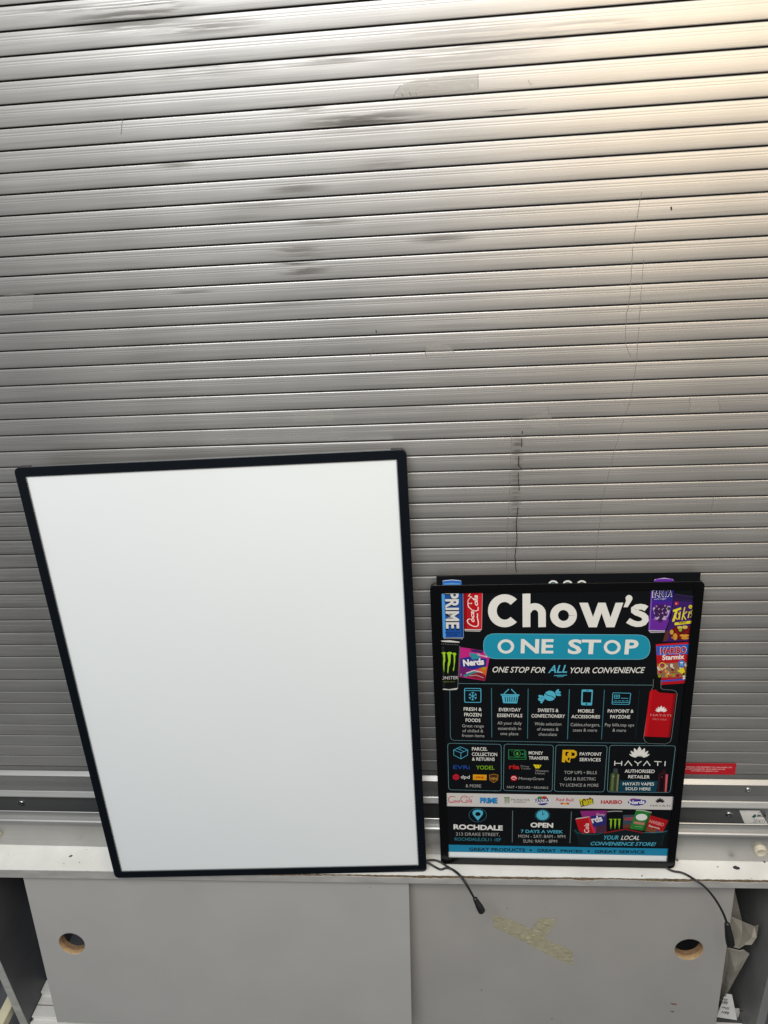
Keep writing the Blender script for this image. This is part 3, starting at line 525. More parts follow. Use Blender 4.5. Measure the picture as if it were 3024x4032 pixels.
('P',[387.8,569.8,387.5,567.4,386.2,565.7,384.2,565.1,382.2,565.8,380.7,567.5,380.0,569.9,380.4,572.3,381.7,574.0,383.6,574.6,385.6,574.0,387.1,572.2],61,4),
('P',[393.8,570.8,393.4,568.4,392.1,566.7,390.2,566.1,388.2,566.8,386.7,568.5,386.0,570.9,386.3,573.3,387.6,575.0,389.5,575.6,391.5,574.9,393.1,573.2],61,4),
('P',[380.0,562.3,379.6,559.9,378.3,558.2,376.4,557.6,374.4,558.3,372.8,560.0,372.1,562.4,372.5,564.8,373.8,566.5,375.7,567.2,377.7,566.5,379.3,564.7],61,4),
('P',[386.6,561.1,386.2,558.8,384.9,557.0,383.0,556.4,381.0,557.1,379.4,558.9,378.7,561.3,379.1,563.6,380.4,565.4,382.3,566.0,384.3,565.3,385.9,563.5],61,4),
('P',[394.0,562.1,393.6,559.7,392.3,558.0,390.4,557.4,388.4,558.1,386.8,559.8,386.1,562.2,386.5,564.6,387.8,566.4,389.7,567.0,391.7,566.3,393.3,564.5],61,4),
('P',[381.5,554.7,381.1,552.3,379.8,550.5,377.9,549.9,375.9,550.6,374.3,552.4,373.6,554.8,374.0,557.2,375.3,558.9,377.2,559.5,379.2,558.9,380.8,557.1],61,4),
('P',[389.1,552.4,388.7,550.0,387.4,548.3,385.5,547.6,383.5,548.3,381.9,550.1,381.2,552.5,381.6,554.9,382.9,556.6,384.8,557.3,386.8,556.6,388.4,554.8],61,4),
('P',[395.3,556.7,394.9,554.3,393.6,552.5,391.7,551.9,389.7,552.6,388.2,554.4,387.5,556.8,387.8,559.2,389.1,560.9,391.0,561.5,393.0,560.9,394.6,559.1],61,4),
('P',[387.8,544.8,387.4,542.3,386.1,540.6,384.2,540.0,382.2,540.6,380.6,542.4,379.9,544.9,380.3,547.3,381.6,549.0,383.5,549.6,385.5,549.0,387.1,547.2],61,4),
('P',[377.6,571.0,377.2,569.5,376.1,568.9,374.8,569.5,374.2,571.1,374.6,572.6,375.8,573.2,377.0,572.6],62,5),
('P',[391.5,571.9,391.1,570.4,389.9,569.8,388.7,570.4,388.1,572.0,388.5,573.5,389.6,574.1,390.9,573.4],62,5),
('P',[394.3,558.9,393.9,557.3,392.8,556.7,391.5,557.4,390.9,558.9,391.3,560.4,392.5,561.1,393.7,560.4],62,5),
('P',[395.0,549.0,394.7,547.5,393.5,546.9,392.3,547.5,391.7,549.1,392.0,550.6,393.2,551.3,394.4,550.6],62,5),
('P',[376.9,547.1,376.6,545.5,375.4,544.9,374.2,545.6,373.6,547.1,374.0,548.7,375.1,549.3,376.3,548.6],62,5),
('P',[399.0,566.4,398.4,564.1,396.5,563.2,394.4,564.2,393.4,566.5,394.1,568.8,396.0,569.7,398.0,568.7],63,4),
('P',[403.3,594.3,436.0,588.4,439.5,504.3,390.7,502.5,395.0,520.4,401.8,554.4,402.4,580.4],64,1),
('P',[403.3,594.3,436.0,588.4,436.4,578.8,403.5,580.4],65,2),
('S',[403.6,593.2,435.8,587.9],0.46,66,3,0),
('S',[403.6,583.6,435.8,579.9],0.37,67,3,0),
('P',[405.4,579.0,411.8,578.6,410.7,572.7,404.8,572.8],68,3),
('T','IL',406.4,574.4,3.1,2.7,-0.8,69,0.01,0,4),
('P',[402.9,563.6,415.5,568.5,416.6,564.5,410.9,562.1,407.4,542.3,404.3,540.7,403.5,544.0,407.1,560.9,404.0,559.6],70,3),
('S',[412.3,558.3,413.2,556.8,413.9,554.9,414.2,552.6,414.2,550.4,413.9,548.4,413.2,547.0,412.3,546.2,411.2,546.2,410.2,547.0,409.3,548.5,408.6,550.5,408.3,552.7,408.3,554.9,408.6,556.9,409.3,558.3,410.2,559.1],1.58,70,3,0),
('S',[415.2,560.8,414.8,545.5],1.67,70,3,0),
('S',[421.8,568.5,419.2,544.4],1.85,70,3,0),
('S',[426.2,560.6,420.4,554.2,425.4,544.8],1.76,70,3,0),
('S',[430.1,560.6,428.8,548.1],1.76,70,3,0),
('P',[434.1,569.1,434.1,568.1,433.7,567.1,433.1,566.4,432.2,565.9,431.3,565.7,430.3,565.9,429.4,566.4,428.6,567.2,428.1,568.2,427.8,569.2,427.9,570.3,428.3,571.3,428.9,572.0,429.7,572.5,430.7,572.6,431.7,572.5,432.6,572.0,433.4,571.2,433.9,570.2],70,3),
('S',[432.3,569.2,432.2,568.5,431.7,568.1,431.1,567.9,430.4,568.1,429.9,568.6,429.7,569.2,429.8,569.9,430.2,570.3,430.9,570.5,431.5,570.3],0.65,71,4,0),
('S',[435.4,563.5,433.0,561.1,432.7,557.3,435.3,554.0,434.6,550.7,431.9,549.9],1.85,70,3,0),
('P',[408.1,539.6,435.3,543.1,436.2,540.3,434.3,537.8,408.5,534.4,407.7,536.3],70,3),
('T','FUEGO',414.5,537.0,12.8,3.3,5.2,72,0.03,0.2,4),
('P',[401.2,525.9,409.2,531.3,414.7,532.3,433.3,533.2,436.3,525.5,434.9,508.8,427.2,506.1,415.0,505.7,403.1,512.5],73,2),
('P',[421.0,530.1,420.5,528.5,419.1,527.4,417.0,527.0,414.9,527.4,413.2,528.6,412.6,530.2,413.0,531.7,414.5,532.8,416.5,533.2,418.7,532.8,420.3,531.6],74,3),
('P',[429.8,530.5,429.3,528.9,427.7,527.7,425.4,527.2,423.0,527.7,421.2,529.0,420.5,530.6,421.0,532.3,422.6,533.5,424.9,533.9,427.2,533.4,429.1,532.2],75,3),
('P',[420.9,525.6,420.6,524.0,419.7,522.8,418.3,522.3,416.9,522.8,415.8,524.0,415.3,525.7,415.5,527.4,416.4,528.6,417.8,529.0,419.2,528.5,420.4,527.3],76,3),
('P',[407.5,521.4,407.3,518.9,406.3,517.1,404.7,516.5,403.1,517.2,401.8,519.0,401.1,521.4,401.4,523.9,402.4,525.6,404.0,526.3,405.6,525.6,406.9,523.8],77,3),
('P',[434.0,514.4,433.0,513.2,429.9,512.3,425.7,512.0,421.5,512.4,418.3,513.3,417.1,514.6,418.1,515.8,421.1,516.7,425.3,516.9,429.6,516.6,432.8,515.6],78,3),
('P',[433.5,509.4,432.7,508.1,430.4,507.1,427.1,506.8,423.8,507.2,421.3,508.2,420.3,509.5,421.1,510.9,423.4,511.8,426.7,512.1,430.0,511.8,432.5,510.7],79,3),
('P',[414.4,512.4,414.2,509.0,413.0,506.6,411.2,505.7,409.2,506.6,407.7,509.1,406.9,512.5,407.2,515.8,408.3,518.2,410.2,519.1,412.1,518.2,413.7,515.7],80,3),
('P',[409.5,510.8,409.2,509.6,408.4,508.8,407.2,508.5,406.0,508.9,405.0,509.7,404.6,510.8,404.8,511.9,405.7,512.7,406.9,513.0,408.1,512.7,409.1,511.9],81,3),
('P',[415.6,521.2,417.9,515.8,419.2,511.5,419.0,509.6,417.4,510.5,414.8,514.0,412.0,519.1,409.7,524.5,408.5,528.8,408.7,530.7,410.3,529.8,412.8,526.3],82,4),
('P',[430.2,520.8,428.0,517.8,426.0,516.0,424.6,515.9,424.4,517.5,425.3,520.3,427.1,523.7,429.3,526.6,431.3,528.4,432.6,528.5,432.9,527.0,432.0,524.1],82,4),
('P',[394.0,521.5,397.9,525.9,400.5,510.3,396.7,503.6,391.5,504.2],83,2),
('P',[379.8,497.9,436.2,501.9,436.1,478.4,437.7,419.6,393.1,416.2,385.3,451.3],84,1),
('P',[380.8,494.2,436.3,497.9,436.5,478.4,383.6,476.0],85,2),
('P',[379.8,497.9,436.2,501.9,436.1,498.3,380.8,494.5],86,3),
('T','HARIBO',388.3,477.7,43.8,13.9,2.8,87,0.06,0,4),
('T','HARIBO',389.0,478.4,42.3,12.5,2.6,88,0.04,0,5),
('T','Starmix',392.9,466.4,36.5,9.8,3.6,89,0.03,0,4),
('P',[384.8,459.4,436.3,464.8,437.6,432.5,387.2,430.4],90,2),
('P',[384.7,460.5,436.2,465.9,436.3,462.5,385.0,459.1],86,3),
('P',[400.2,454.5,399.6,453.5,398.2,453.3,396.8,453.8,395.9,454.9,396.0,456.1,397.1,456.7,398.6,456.6,399.8,455.7],91,3.0),
('P',[409.9,432.4,408.4,431.4,406.4,431.9,404.9,433.8,404.5,436.0,405.4,437.6,407.2,437.8,409.1,436.6,410.2,434.4],92,3.25),
('P',[413.9,449.4,413.1,448.8,412.0,449.1,411.1,450.1,410.9,451.3,411.3,452.2,412.3,452.3,413.4,451.7,414.0,450.5],93,3.5),
('P',[434.6,434.7,433.2,433.6,431.2,433.9,429.5,435.6,429.0,437.8,429.8,439.6,431.6,440.0,433.5,438.9,434.7,436.9],94,3.0),
('P',[400.0,440.3,399.7,442.5,400.6,444.4,402.4,445.2,404.2,444.5,405.2,442.6,404.9,440.4,403.5,438.9,401.6,438.9],95,3.25),
('P',[394.4,440.8,393.3,439.9,391.5,440.2,389.9,441.6,389.2,443.4,389.8,444.9,391.4,445.2,393.2,444.3,394.4,442.6],96,3.5),
('P',[409.2,451.3,407.5,452.4,406.5,454.8,406.8,457.5,408.2,459.1,410.0,458.9,411.4,457.1,411.8,454.4,410.9,452.1],97,3.0),
('P',[400.5,433.2,399.9,435.3,400.5,437.3,402.0,438.1,403.8,437.5,405.0,435.6,405.0,433.4,403.9,432.0,402.1,431.8],98,3.25),
('P',[413.8,445.7,412.8,444.8,411.1,445.0,409.6,446.2,408.9,447.9,409.4,449.3,410.8,449.7,412.5,448.9,413.7,447.4],99,3.5),
('P',[402.3,435.7,401.6,436.3,401.3,437.5,401.7,438.5,402.5,439.0,403.3,438.7,403.8,437.7,403.7,436.6,403.1,435.8],100,3.0),
('P',[398.6,443.9,398.9,445.3,400.1,446.2,401.7,446.3,402.9,445.4,403.2,443.9,402.4,442.7,400.9,442.1,399.4,442.6],91,3.25),
('P',[398.0,445.7,396.7,444.9,395.4,445.3,394.7,446.5,394.9,448.2,396.0,449.4,397.3,449.7,398.4,448.8,398.7,447.3],92,3.5),
('P',[403.1,437.9,402.8,439.7,403.5,441.1,404.8,441.5,406.1,440.7,406.9,439.1,406.7,437.4,405.6,436.5,404.2,436.7],93,3.0),
('P',[391.3,454.0,389.8,455.0,389.1,456.5,389.7,457.8,391.1,458.3,392.8,457.8,393.9,456.4,393.9,454.9,392.9,453.9],94,3.25),
('P',[400.2,449.1,399.8,447.6,398.7,447.0,397.6,447.5,396.9,448.8,396.9,450.4,397.7,451.5,398.9,451.6,399.9,450.6],95,3.5),
('P',[418.1,434.1,418.3,436.2,419.8,437.8,422.1,438.1,423.9,437.1,424.5,435.2,423.5,433.2,421.5,432.2,419.3,432.5],96,3.0),
('P',[389.5,446.6,387.7,446.9,386.1,448.8,385.4,451.5,386.0,453.7,387.6,454.4,389.4,453.2,390.6,450.8,390.6,448.1],97,3.25),
('P',[435.0,439.9,433.8,439.3,432.0,440.0,430.2,441.5,429.4,443.3,429.9,444.4,431.5,444.4,433.5,443.3,434.8,441.5],98,3.5),
('P',[409.2,452.0,407.5,451.3,405.9,451.9,405.3,453.6,405.8,455.5,407.4,456.8,409.1,456.8,410.3,455.5,410.3,453.6],99,3.0),
('P',[388.2,454.7,386.6,454.2,385.3,454.8,385.0,456.2,385.7,457.8,387.1,458.7,388.6,458.6,389.5,457.6,389.3,456.0],100,3.25),
('P',[403.5,452.7,402.2,452.1,400.1,452.9,398.3,454.8,397.5,456.8,398.1,458.0,399.9,457.9,402.0,456.5,403.4,454.5],91,3.5),
('P',[391.2,455.4,390.3,453.9,389.1,453.6,388.1,454.5,387.8,456.2,388.4,457.9,389.5,458.9,390.7,458.6,391.4,457.2],92,3.0),
('P',[391.3,444.6,390.4,442.7,389.1,442.1,387.9,443.0,387.6,445.1,388.1,447.3,389.3,448.6,390.6,448.5,391.4,446.9],93,3.25),
('P',[413.6,435.6,411.7,435.9,410.4,437.3,410.4,439.2,411.6,440.6,413.6,440.9,415.2,440.0,415.9,438.2,415.3,436.5],94,3.5),
('P',[400.0,446.2,399.0,445.4,397.9,445.5,397.3,446.5,397.4,447.9,398.2,449.0,399.3,449.4,400.2,448.8,400.5,447.5],95,3.0),
('P',[432.0,434.7,431.1,434.5,429.7,435.3,428.5,436.8,428.1,438.3,428.6,439.0,429.8,438.6,431.2,437.4,432.1,435.9],96,3.25),
('P',[400.2,451.5,399.3,449.8,397.9,449.4,396.9,450.3,396.6,452.3,397.2,454.3,398.4,455.4,399.7,455.1,400.4,453.6],97,3.5),
('P',[391.9,431.6,390.0,431.5,388.4,432.8,388.0,434.9,388.9,436.8,390.7,437.6,392.5,437.0,393.6,435.2,393.3,433.0],98,3.0),
('P',[430.9,437.5,429.2,438.2,428.0,440.3,427.9,442.7,429.0,444.5,430.6,444.6,432.1,443.2,432.8,440.8,432.3,438.5],99,3.25),
('P',[388.6,451.0,388.5,453.3,389.8,455.1,391.9,455.7,393.8,454.7,394.6,452.6,394.0,450.4,392.2,449.1,390.0,449.4],100,3.5),
('P',[401.6,438.9,401.1,440.8,401.8,442.9,403.5,444.2,405.2,444.1,406.3,442.7,406.2,440.6,405.0,438.7,403.2,438.0],91,3.0),
('P',[410.3,440.0,410.4,441.4,411.6,442.8,413.4,443.4,414.9,443.0,415.4,441.7,414.7,440.2,413.1,439.2,411.3,439.1],92,3.25),
('P',[430.6,451.8,429.2,453.6,428.9,456.3,430.0,458.6,431.8,459.5,433.7,458.5,434.6,456.1,434.1,453.5,432.6,451.8],93,3.5),
('P',[389.9,433.4,388.3,434.8,387.7,436.3,388.4,437.3,390.0,437.4,391.9,436.4,393.0,434.8,393.0,433.5,391.7,432.9],94,3.0),
('P',[388.4,450.9,387.6,452.6,387.9,454.6,389.1,456.1,390.7,456.4,391.9,455.3,392.2,453.3,391.4,451.4,389.9,450.5],95,3.25),
('P',[432.0,451.9,431.8,449.8,431.1,448.7,430.1,449.1,429.4,450.9,429.3,453.2,429.8,454.8,430.7,455.2,431.6,454.0],96,3.5),
('P',[425.6,452.7,425.2,454.9,426.2,456.8,428.1,457.7,429.9,457.1,430.9,455.3,430.6,453.1,429.0,451.6,427.1,451.5],97,3.0),
('P',[415.4,433.8,414.0,433.2,412.7,433.8,412.2,435.2,412.6,436.8,413.9,437.8,415.3,437.8,416.3,436.8,416.3,435.2],98,3.25),
('P',[432.5,437.9,431.9,436.4,430.6,435.7,429.0,436.1,427.9,437.5,427.9,439.2,428.9,440.4,430.5,440.6,431.9,439.6],99,3.5),
('P',[389.0,440.1,387.4,441.2,386.7,443.2,387.3,444.9,388.9,445.7,390.7,445.2,391.9,443.5,391.9,441.5,390.8,440.2],100,3.0),
('P',[396.9,448.5,396.3,446.9,394.5,446.1,392.5,446.5,391.2,447.9,391.1,449.6,392.3,450.8,394.3,451.0,396.1,450.1],91,3.25),
('P',[428.5,435.1,427.1,434.9,426.0,435.5,425.7,436.8,426.4,438.0,427.6,438.8,428.9,438.6,429.6,437.6,429.4,436.2],92,3.5),
('P',[422.6,449.2,422.5,450.8,423.3,451.9,424.6,452.0,425.7,451.0,426.1,449.4,425.7,447.9,424.6,447.3,423.4,447.8],93,3.0),
('P',[391.7,451.6,389.9,452.3,388.8,454.1,388.9,456.3,390.2,457.7,392.0,457.8,393.6,456.4,394.1,454.3,393.4,452.4],94,3.25),
('P',[406.2,434.4,406.4,435.7,407.6,437.2,409.4,438.2,410.8,438.2,411.3,437.3,410.6,435.8,409.0,434.5,407.3,434.0],95,3.5),
('P',[394.4,447.5,394.0,449.2,394.8,451.3,396.3,452.8,398.0,453.0,398.9,451.9,398.8,449.9,397.5,448.0,395.8,447.1],96,3.0),
('P',[419.0,448.8,421.7,445.3,425.1,449.9,429.9,450.5,432.4,442.9,428.0,438.3,423.9,441.8,420.9,443.0],101,4),
('P',[399.4,455.6,399.3,453.6,398.7,451.9,397.5,450.5,396.0,449.6,394.3,449.3,392.6,449.6,391.0,450.5,389.7,451.9,388.7,453.7,388.3,455.7,388.5,457.6,389.1,459.4,390.2,460.8,391.7,461.7,393.4,462.0,395.2,461.6,396.8,460.7,398.1,459.3,399.0,457.6],102,4),
('P',[397.7,455.6,397.6,454.3,397.2,453.0,396.4,452.1,395.4,451.5,394.2,451.2,393.0,451.5,391.9,452.1,391.0,453.1,390.3,454.3,390.0,455.7,390.1,457.0,390.6,458.2,391.4,459.2,392.4,459.8,393.6,460.0,394.8,459.8,395.9,459.2,396.8,458.2,397.4,457.0],103,5),
('P',[396.4,455.4,396.3,454.7,396.0,454.0,395.5,453.5,394.8,453.2,394.1,453.1,393.3,453.2,392.6,453.5,392.0,454.1,391.6,454.7,391.4,455.4,391.5,456.1,391.8,456.8,392.3,457.3,393.0,457.6,393.7,457.7,394.5,457.6,395.2,457.3,395.8,456.7,396.2,456.1],104,5.4),
('P',[430.8,459.1,430.7,456.7,430.2,454.6,429.1,453.0,427.8,451.9,426.2,451.5,424.5,451.9,423.0,453.0,421.7,454.7,420.7,456.8,420.3,459.1,420.4,461.5,420.9,463.6,422.0,465.3,423.3,466.3,424.9,466.7,426.6,466.3,428.1,465.2,429.4,463.5,430.3,461.4],105,4),
('P',[428.2,461.2,428.1,460.7,427.8,460.2,427.2,459.9,426.4,459.6,425.5,459.6,424.6,459.7,423.8,459.9,423.1,460.3,422.7,460.7,422.5,461.2,422.6,461.7,423.0,462.1,423.6,462.5,424.4,462.7,425.2,462.8,426.1,462.7,427.0,462.5,427.6,462.1,428.1,461.7],106,5),
('S',[423.1,457.4,428.5,457.7],0.57,107,5,0),
('S',[423.7,455.7,428.1,455.9],0.48,107,5,0),
('P',[432.3,428.7,431.9,427.6,430.8,427.3,429.8,428.1,429.7,429.3,430.5,430.1,431.7,429.8],108,4),
('P',[431.9,433.8,431.5,432.7,430.4,432.4,429.4,433.2,429.3,434.4,430.2,435.1,431.4,434.9],108,4),
('P',[434.3,432.4,433.9,431.4,432.8,431.1,431.8,431.9,431.7,433.1,432.6,433.8,433.7,433.5],108,4),
('P',[435.0,428.5,434.6,427.4,433.5,427.1,432.5,427.9,432.4,429.1,433.3,429.9,434.4,429.6],108,4),
('P',[435.7,434.8,435.3,433.7,434.2,433.4,433.2,434.2,433.1,435.4,434.0,436.1,435.1,435.9],108,4),
('P',[433.2,431.0,432.7,429.9,431.6,429.7,430.6,430.4,430.5,431.6,431.4,432.4,432.6,432.1],108,4),
('P',[434.5,429.8,434.1,428.7,433.0,428.5,432.0,429.2,431.9,430.4,432.8,431.2,433.9,430.9],108,4),
('P',[434.1,434.3,433.7,433.2,432.6,432.9,431.6,433.7,431.5,434.9,432.4,435.7,433.5,435.4],108,4),
('P',[432.8,428.9,432.4,427.8,431.3,427.5,430.3,428.3,430.2,429.5,431.1,430.3,432.3,430.0],108,4),
('P',[391.5,425.1,436.8,430.1,437.2,426.1,392.6,422.1],109,3),
('S',[380.9,428.2,381.4,412.7,379.2,406.2,377.0,402.0,374.9,355.3,372.2,303.9,375.4,296.0,380.5,292.1,411.2,291.0,419.1,295.4,420.7,304.1,422.5,375.5,423.2,397.8,420.4,402.8,414.8,405.6,398.5,406.9,394.8,409.4,393.6,426.5],0.67,110,4,0),
('P',[380.5,433.1,381.3,437.1,393.6,437.5,394.7,415.1,395.7,408.6,414.8,405.6,421.5,401.9,423.2,397.0,420.7,304.1,418.5,295.1,411.1,291.4,380.5,292.4,372.9,302.1,374.9,355.3,377.0,402.0,381.4,412.7],111,3),
('P',[378.3,406.2,387.1,406.6,389.4,402.8,393.6,400.4,421.4,397.8,417.5,305.5,372.8,307.3,374.9,355.3,376.3,400.4],112,4),
('P',[376.3,400.4,381.1,405.7,378.0,309.1,372.8,308.2],113,5),
('P',[416.7,397.8,421.5,397.3,417.8,305.8,414.4,306.5],114,5),
('P',[395.6,359.6,394.3,361.5,392.4,363.0,390.5,363.7,388.3,364.1,389.4,362.4,390.9,361.2,393.1,360.1],115,6),
('P',[396.4,360.1,395.6,362.8,393.9,365.1,392.0,366.7,389.5,367.9,390.1,365.6,391.4,363.6,393.6,361.6],115,6),
('P',[397.5,360.5,397.7,363.7,396.6,366.9,395.1,369.2,392.8,371.3,392.6,368.5,393.2,365.9,394.9,363.0],115,6),
('P',[402.0,359.6,404.5,360.1,406.5,361.2,407.8,362.4,408.7,364.1,406.5,363.8,404.8,363.0,403.1,361.5],115,6),
('P',[401.2,360.1,403.8,361.6,405.7,363.6,406.7,365.6,407.0,367.9,404.7,366.7,403.0,365.1,401.7,362.8],115,6),
('P',[400.0,360.5,402.3,363.0,403.5,365.9,403.8,368.5,403.2,371.3,401.2,369.2,400.0,366.9,399.4,363.7],115,6),
('P',[398.8,360.8,400.3,364.0,400.5,367.6,399.7,370.4,397.9,373.3,396.4,370.4,396.0,367.6,396.7,364.0],115,6.2),
('T','HAYATI',380.7,351.4,35.4,4.7,-2.4,116,-0.004,0,6),
('T','PRO MAX',385.4,342.8,24.5,3.7,-2.3,117,-0.004,0,6),
('S',[28.3,406.2,26.6,305.8,28.2,299.5,32.8,296.9,249.9,293.4],0.6,48,1,0),
('S',[221.3,293.6,376.3,292.2],0.6,48,1,0),
('S',[198.9,418.1,380.3,416.5],0.01,48,1,0),
('S',[238.1,407.3,237.9,300.1],1.1,118,2,0),
('S',[298.7,406.8,298.4,300.4],1.09,118,2,0),
('S',[358.7,406.7,357.8,302.1],0.95,119,2,0),
('S',[102.2,410.7,102.1,303.4],1.12,118,2,0),
('S',[166.6,409.2,166.5,301.5],1.11,118,2,0),
('S',[238.5,407.7,238.1,300.6],1.1,118,2,0),
('S',[54.5,407.6,54.6,408.5,54.8,409.1,55.2,409.6,55.8,409.9,56.5,410.0,81.6,409.6,82.3,409.5,82.8,409.2,83.2,408.7,83.4,408.1,83.5,407.2,83.2,382.6,83.1,381.7,82.9,381.0,82.5,380.6,81.9,380.3,81.2,380.2,56.2,380.5,55.5,380.6,54.9,380.9,54.5,381.4,54.3,382.1,54.2,382.9],1.41,46,3,1),
('S',[54.7,405.4,83.5,405.0],1.13,46,3,0),
('S',[68.8,393.4,68.6,384.3],1.13,46,3,0),
('S',[68.7,387.7,71.0,385.2],0.99,46,3,0),
('S',[68.7,387.7,66.3,385.2],0.99,46,3,0),
('S',[68.8,393.4,62.1,388.9],1.13,46,3,0),
('S',[64.6,390.6,63.8,386.9],0.99,46,3,0),
('S',[64.6,390.6,61.6,391.7],0.99,46,3,0),
('S',[68.8,393.4,62.2,398.0],1.13,46,3,0),
('S',[64.6,396.3,61.7,395.2],0.99,46,3,0),
('S',[64.6,396.3,64.1,399.9],0.99,46,3,0),
('S',[68.8,393.4,68.9,402.5],1.13,46,3,0),
('S',[68.9,399.2,66.6,401.7],0.99,46,3,0),
('S',[68.9,399.2,71.2,401.7],0.99,46,3,0),
('S',[68.8,393.4,75.5,398.0],1.13,46,3,0),
('S',[73.0,396.3,73.7,399.9],0.99,46,3,0),
('S',[73.0,396.3,75.9,395.1],0.99,46,3,0),
('S',[68.8,393.4,75.3,388.8],1.13,46,3,0),
('S',[72.9,390.5,75.9,391.7],0.99,46,3,0),
('S',[72.9,390.5,73.5,386.9],0.99,46,3,0),
('S',[124.2,398.4,132.6,408.4],1.82,46,3,0),
('S',[136.8,408.4,145.5,397.9],1.82,46,3,0),
('P',[118.3,397.9,151.5,397.2,150.9,394.1,118.6,394.9],46,3),
('P',[120.3,394.2,149.7,393.8,147.3,378.1,122.8,378.6],46,3),
('S',[125.9,392.0,127.2,381.5],1.41,120,4,0),
('S',[130.1,392.0,130.8,381.5],1.4,120,4,0),
('S',[134.3,392.0,134.4,381.5],1.4,120,4,0),
('S',[138.5,392.0,138.0,381.5],1.4,120,4,0),
('S',[142.8,392.0,141.6,381.5],1.4,120,4,0),
('S',[147.0,392.0,145.1,381.5],1.4,120,4,0),
('P',[215.0,394.0,214.6,390.7,213.2,387.7,211.0,385.4,208.2,383.8,205.1,383.3,201.9,383.8,199.0,385.4,196.7,387.8,195.2,390.8,194.7,394.1,195.1,397.4,196.5,400.4,198.7,402.7,201.5,404.2,204.6,404.8,207.7,404.2,210.6,402.7,212.9,400.3,214.4,397.4],46,3),
('S',[195.4,399.9,201.1,394.9,208.7,393.2,214.3,387.7],1.25,120,4,0),
('P',[196.3,389.9,195.4,385.7,193.0,382.0,191.6,378.1,188.1,378.9,188.8,382.6,185.2,384.0,183.8,388.2,186.5,389.9,184.1,394.1,186.4,396.1,191.6,394.8,194.7,393.1],46,3),
('P',[214.0,400.7,214.7,404.4,218.8,408.2,220.5,407.0,220.0,404.1,223.8,402.4,223.1,399.4,220.4,398.7,224.3,396.5,223.3,393.7,217.7,394.0,215.5,395.4],46,3),
('S',[189.4,388.2,193.5,390.4],0.84,120,4,0),
('S',[216.3,398.2,220.3,400.7],0.83,120,4,0),
('T','FRESH &',52.1,362.5,32.3,7.2,-1.2,43,0.012,0,3),
('T','FROZEN',52.8,350.4,30.9,7.3,-1.2,43,0.012,0,3),
('T','FOODS',55.1,338.3,26.7,7.3,-1.4,43,0.012,0,3),
('T','Great range',48.5,326.3,39.2,6.3,-0.8,121,0,0,3),
('T','of chilled &',48.9,315.4,37.9,6.3,-0.8,121,0,0,3),
('T','frozen items',47.8,304.8,40.6,6.4,-0.7,121,0,0,3),
('T','EVERYDAY',115.1,361.2,38.8,7.2,-1.0,43,0.012,0,3),
('T','ESSENTIALS',112.2,348.8,44.6,7.2,-0.8,43,0.012,0,3),
('T','All your daily',112.3,332.5,43.5,6.6,-0.8,121,0,0,3),
('T','essentials in',113.3,320.9,41.5,6.7,-0.8,121,0,0,3),
('T','one place',117.6,309.4,32.4,6.7,-1.0,121,0,0,3),
('T','SWEETS &',184.1,359.9,36.5,7.2,-1.0,43,0.012,0,3),
('T','CONFECTIONERY',173.0,347.9,59.1,7.2,-0.9,43,0.012,0,3),
('T','Wide selection',178.8,330.9,47.5,6.6,-0.7,121,0,0,3),
('T','of sweets &',183.3,319.4,38.3,6.6,-0.8,121,0,0,3),
('T','chocolate',186.3,308.2,32.7,6.7,-1.0,121,0,0,3),
('P',[259.5,404.3,259.6,405.4,259.9,406.2,260.4,406.8,261.1,407.1,262.0,407.2,276.5,406.9,277.4,406.8,278.1,406.4,278.6,405.8,278.9,405.0,279.0,403.9,278.7,376.5,278.6,375.4,278.3,374.6,277.8,374.0,277.1,373.7,276.2,373.6,262.1,374.1,261.2,374.2,260.5,374.6,260.0,375.2,259.7,376.1,259.6,377.2],46,3),
('P',[261.9,402.6,277.0,402.3,276.5,379.5,261.9,379.9],120,4),
('S',[266.8,404.8,272.2,404.6],0.96,120,4,0),
('P',[270.6,376.7,270.5,376.2,270.3,375.7,269.9,375.3,269.5,375.1,269.0,375.0,268.5,375.1,268.0,375.3,267.6,375.7,267.4,376.2,267.3,376.7,267.3,377.2,267.5,377.7,267.9,378.1,268.3,378.3,268.9,378.4,269.4,378.3,269.8,378.1,270.2,377.7,270.5,377.2],120,4),
('S',[313.5,398.5,313.6,399.1,313.7,399.6,314.0,399.9,314.4,400.1,314.9,400.1,342.9,399.2,343.4,399.1,343.7,398.9,344.0,398.6,344.1,398.1,344.2,397.5,343.3,377.5,343.2,376.9,343.1,376.4,342.8,376.1,342.4,375.9,341.9,375.8,314.7,376.3,314.2,376.4,313.8,376.6,313.6,376.9,313.4,377.4,313.3,378.0],1.09,46,3,1),
('S',[316.5,394.2,316.5,394.7,316.7,395.1,316.9,395.3,317.2,395.5,317.6,395.5,324.3,395.2,324.7,395.2,325.0,395.0,325.2,394.7,325.3,394.4,325.3,393.9,325.1,389.9,325.0,389.4,324.9,389.0,324.7,388.8,324.3,388.6,323.9,388.5,317.7,388.5,317.3,388.6,316.9,388.8,316.7,389.0,316.6,389.4,316.5,389.9],1.09,46,3,1),
('S',[316.6,392.2,325.1,391.9],0.82,46,3,0),
('S',[320.9,395.2,320.9,388.5],0.82,46,3,0),
('S',[327.8,388.9,340.4,388.4],1.09,46,3,0),
('S',[316.8,383.5,321.2,383.4],0.96,46,3,0),
('S',[323.4,383.5,327.8,383.4],0.96,46,3,0),
('S',[330.0,383.5,334.4,383.4],0.96,46,3,0),
('S',[336.5,383.5,340.9,383.4],0.96,46,3,0),
('S',[313.9,380.5,343.3,380.0],1.1,46,3,0),
('T','MOBILE',254.9,358.6,27.5,7.1,-0.7,43,0.012,0,3),
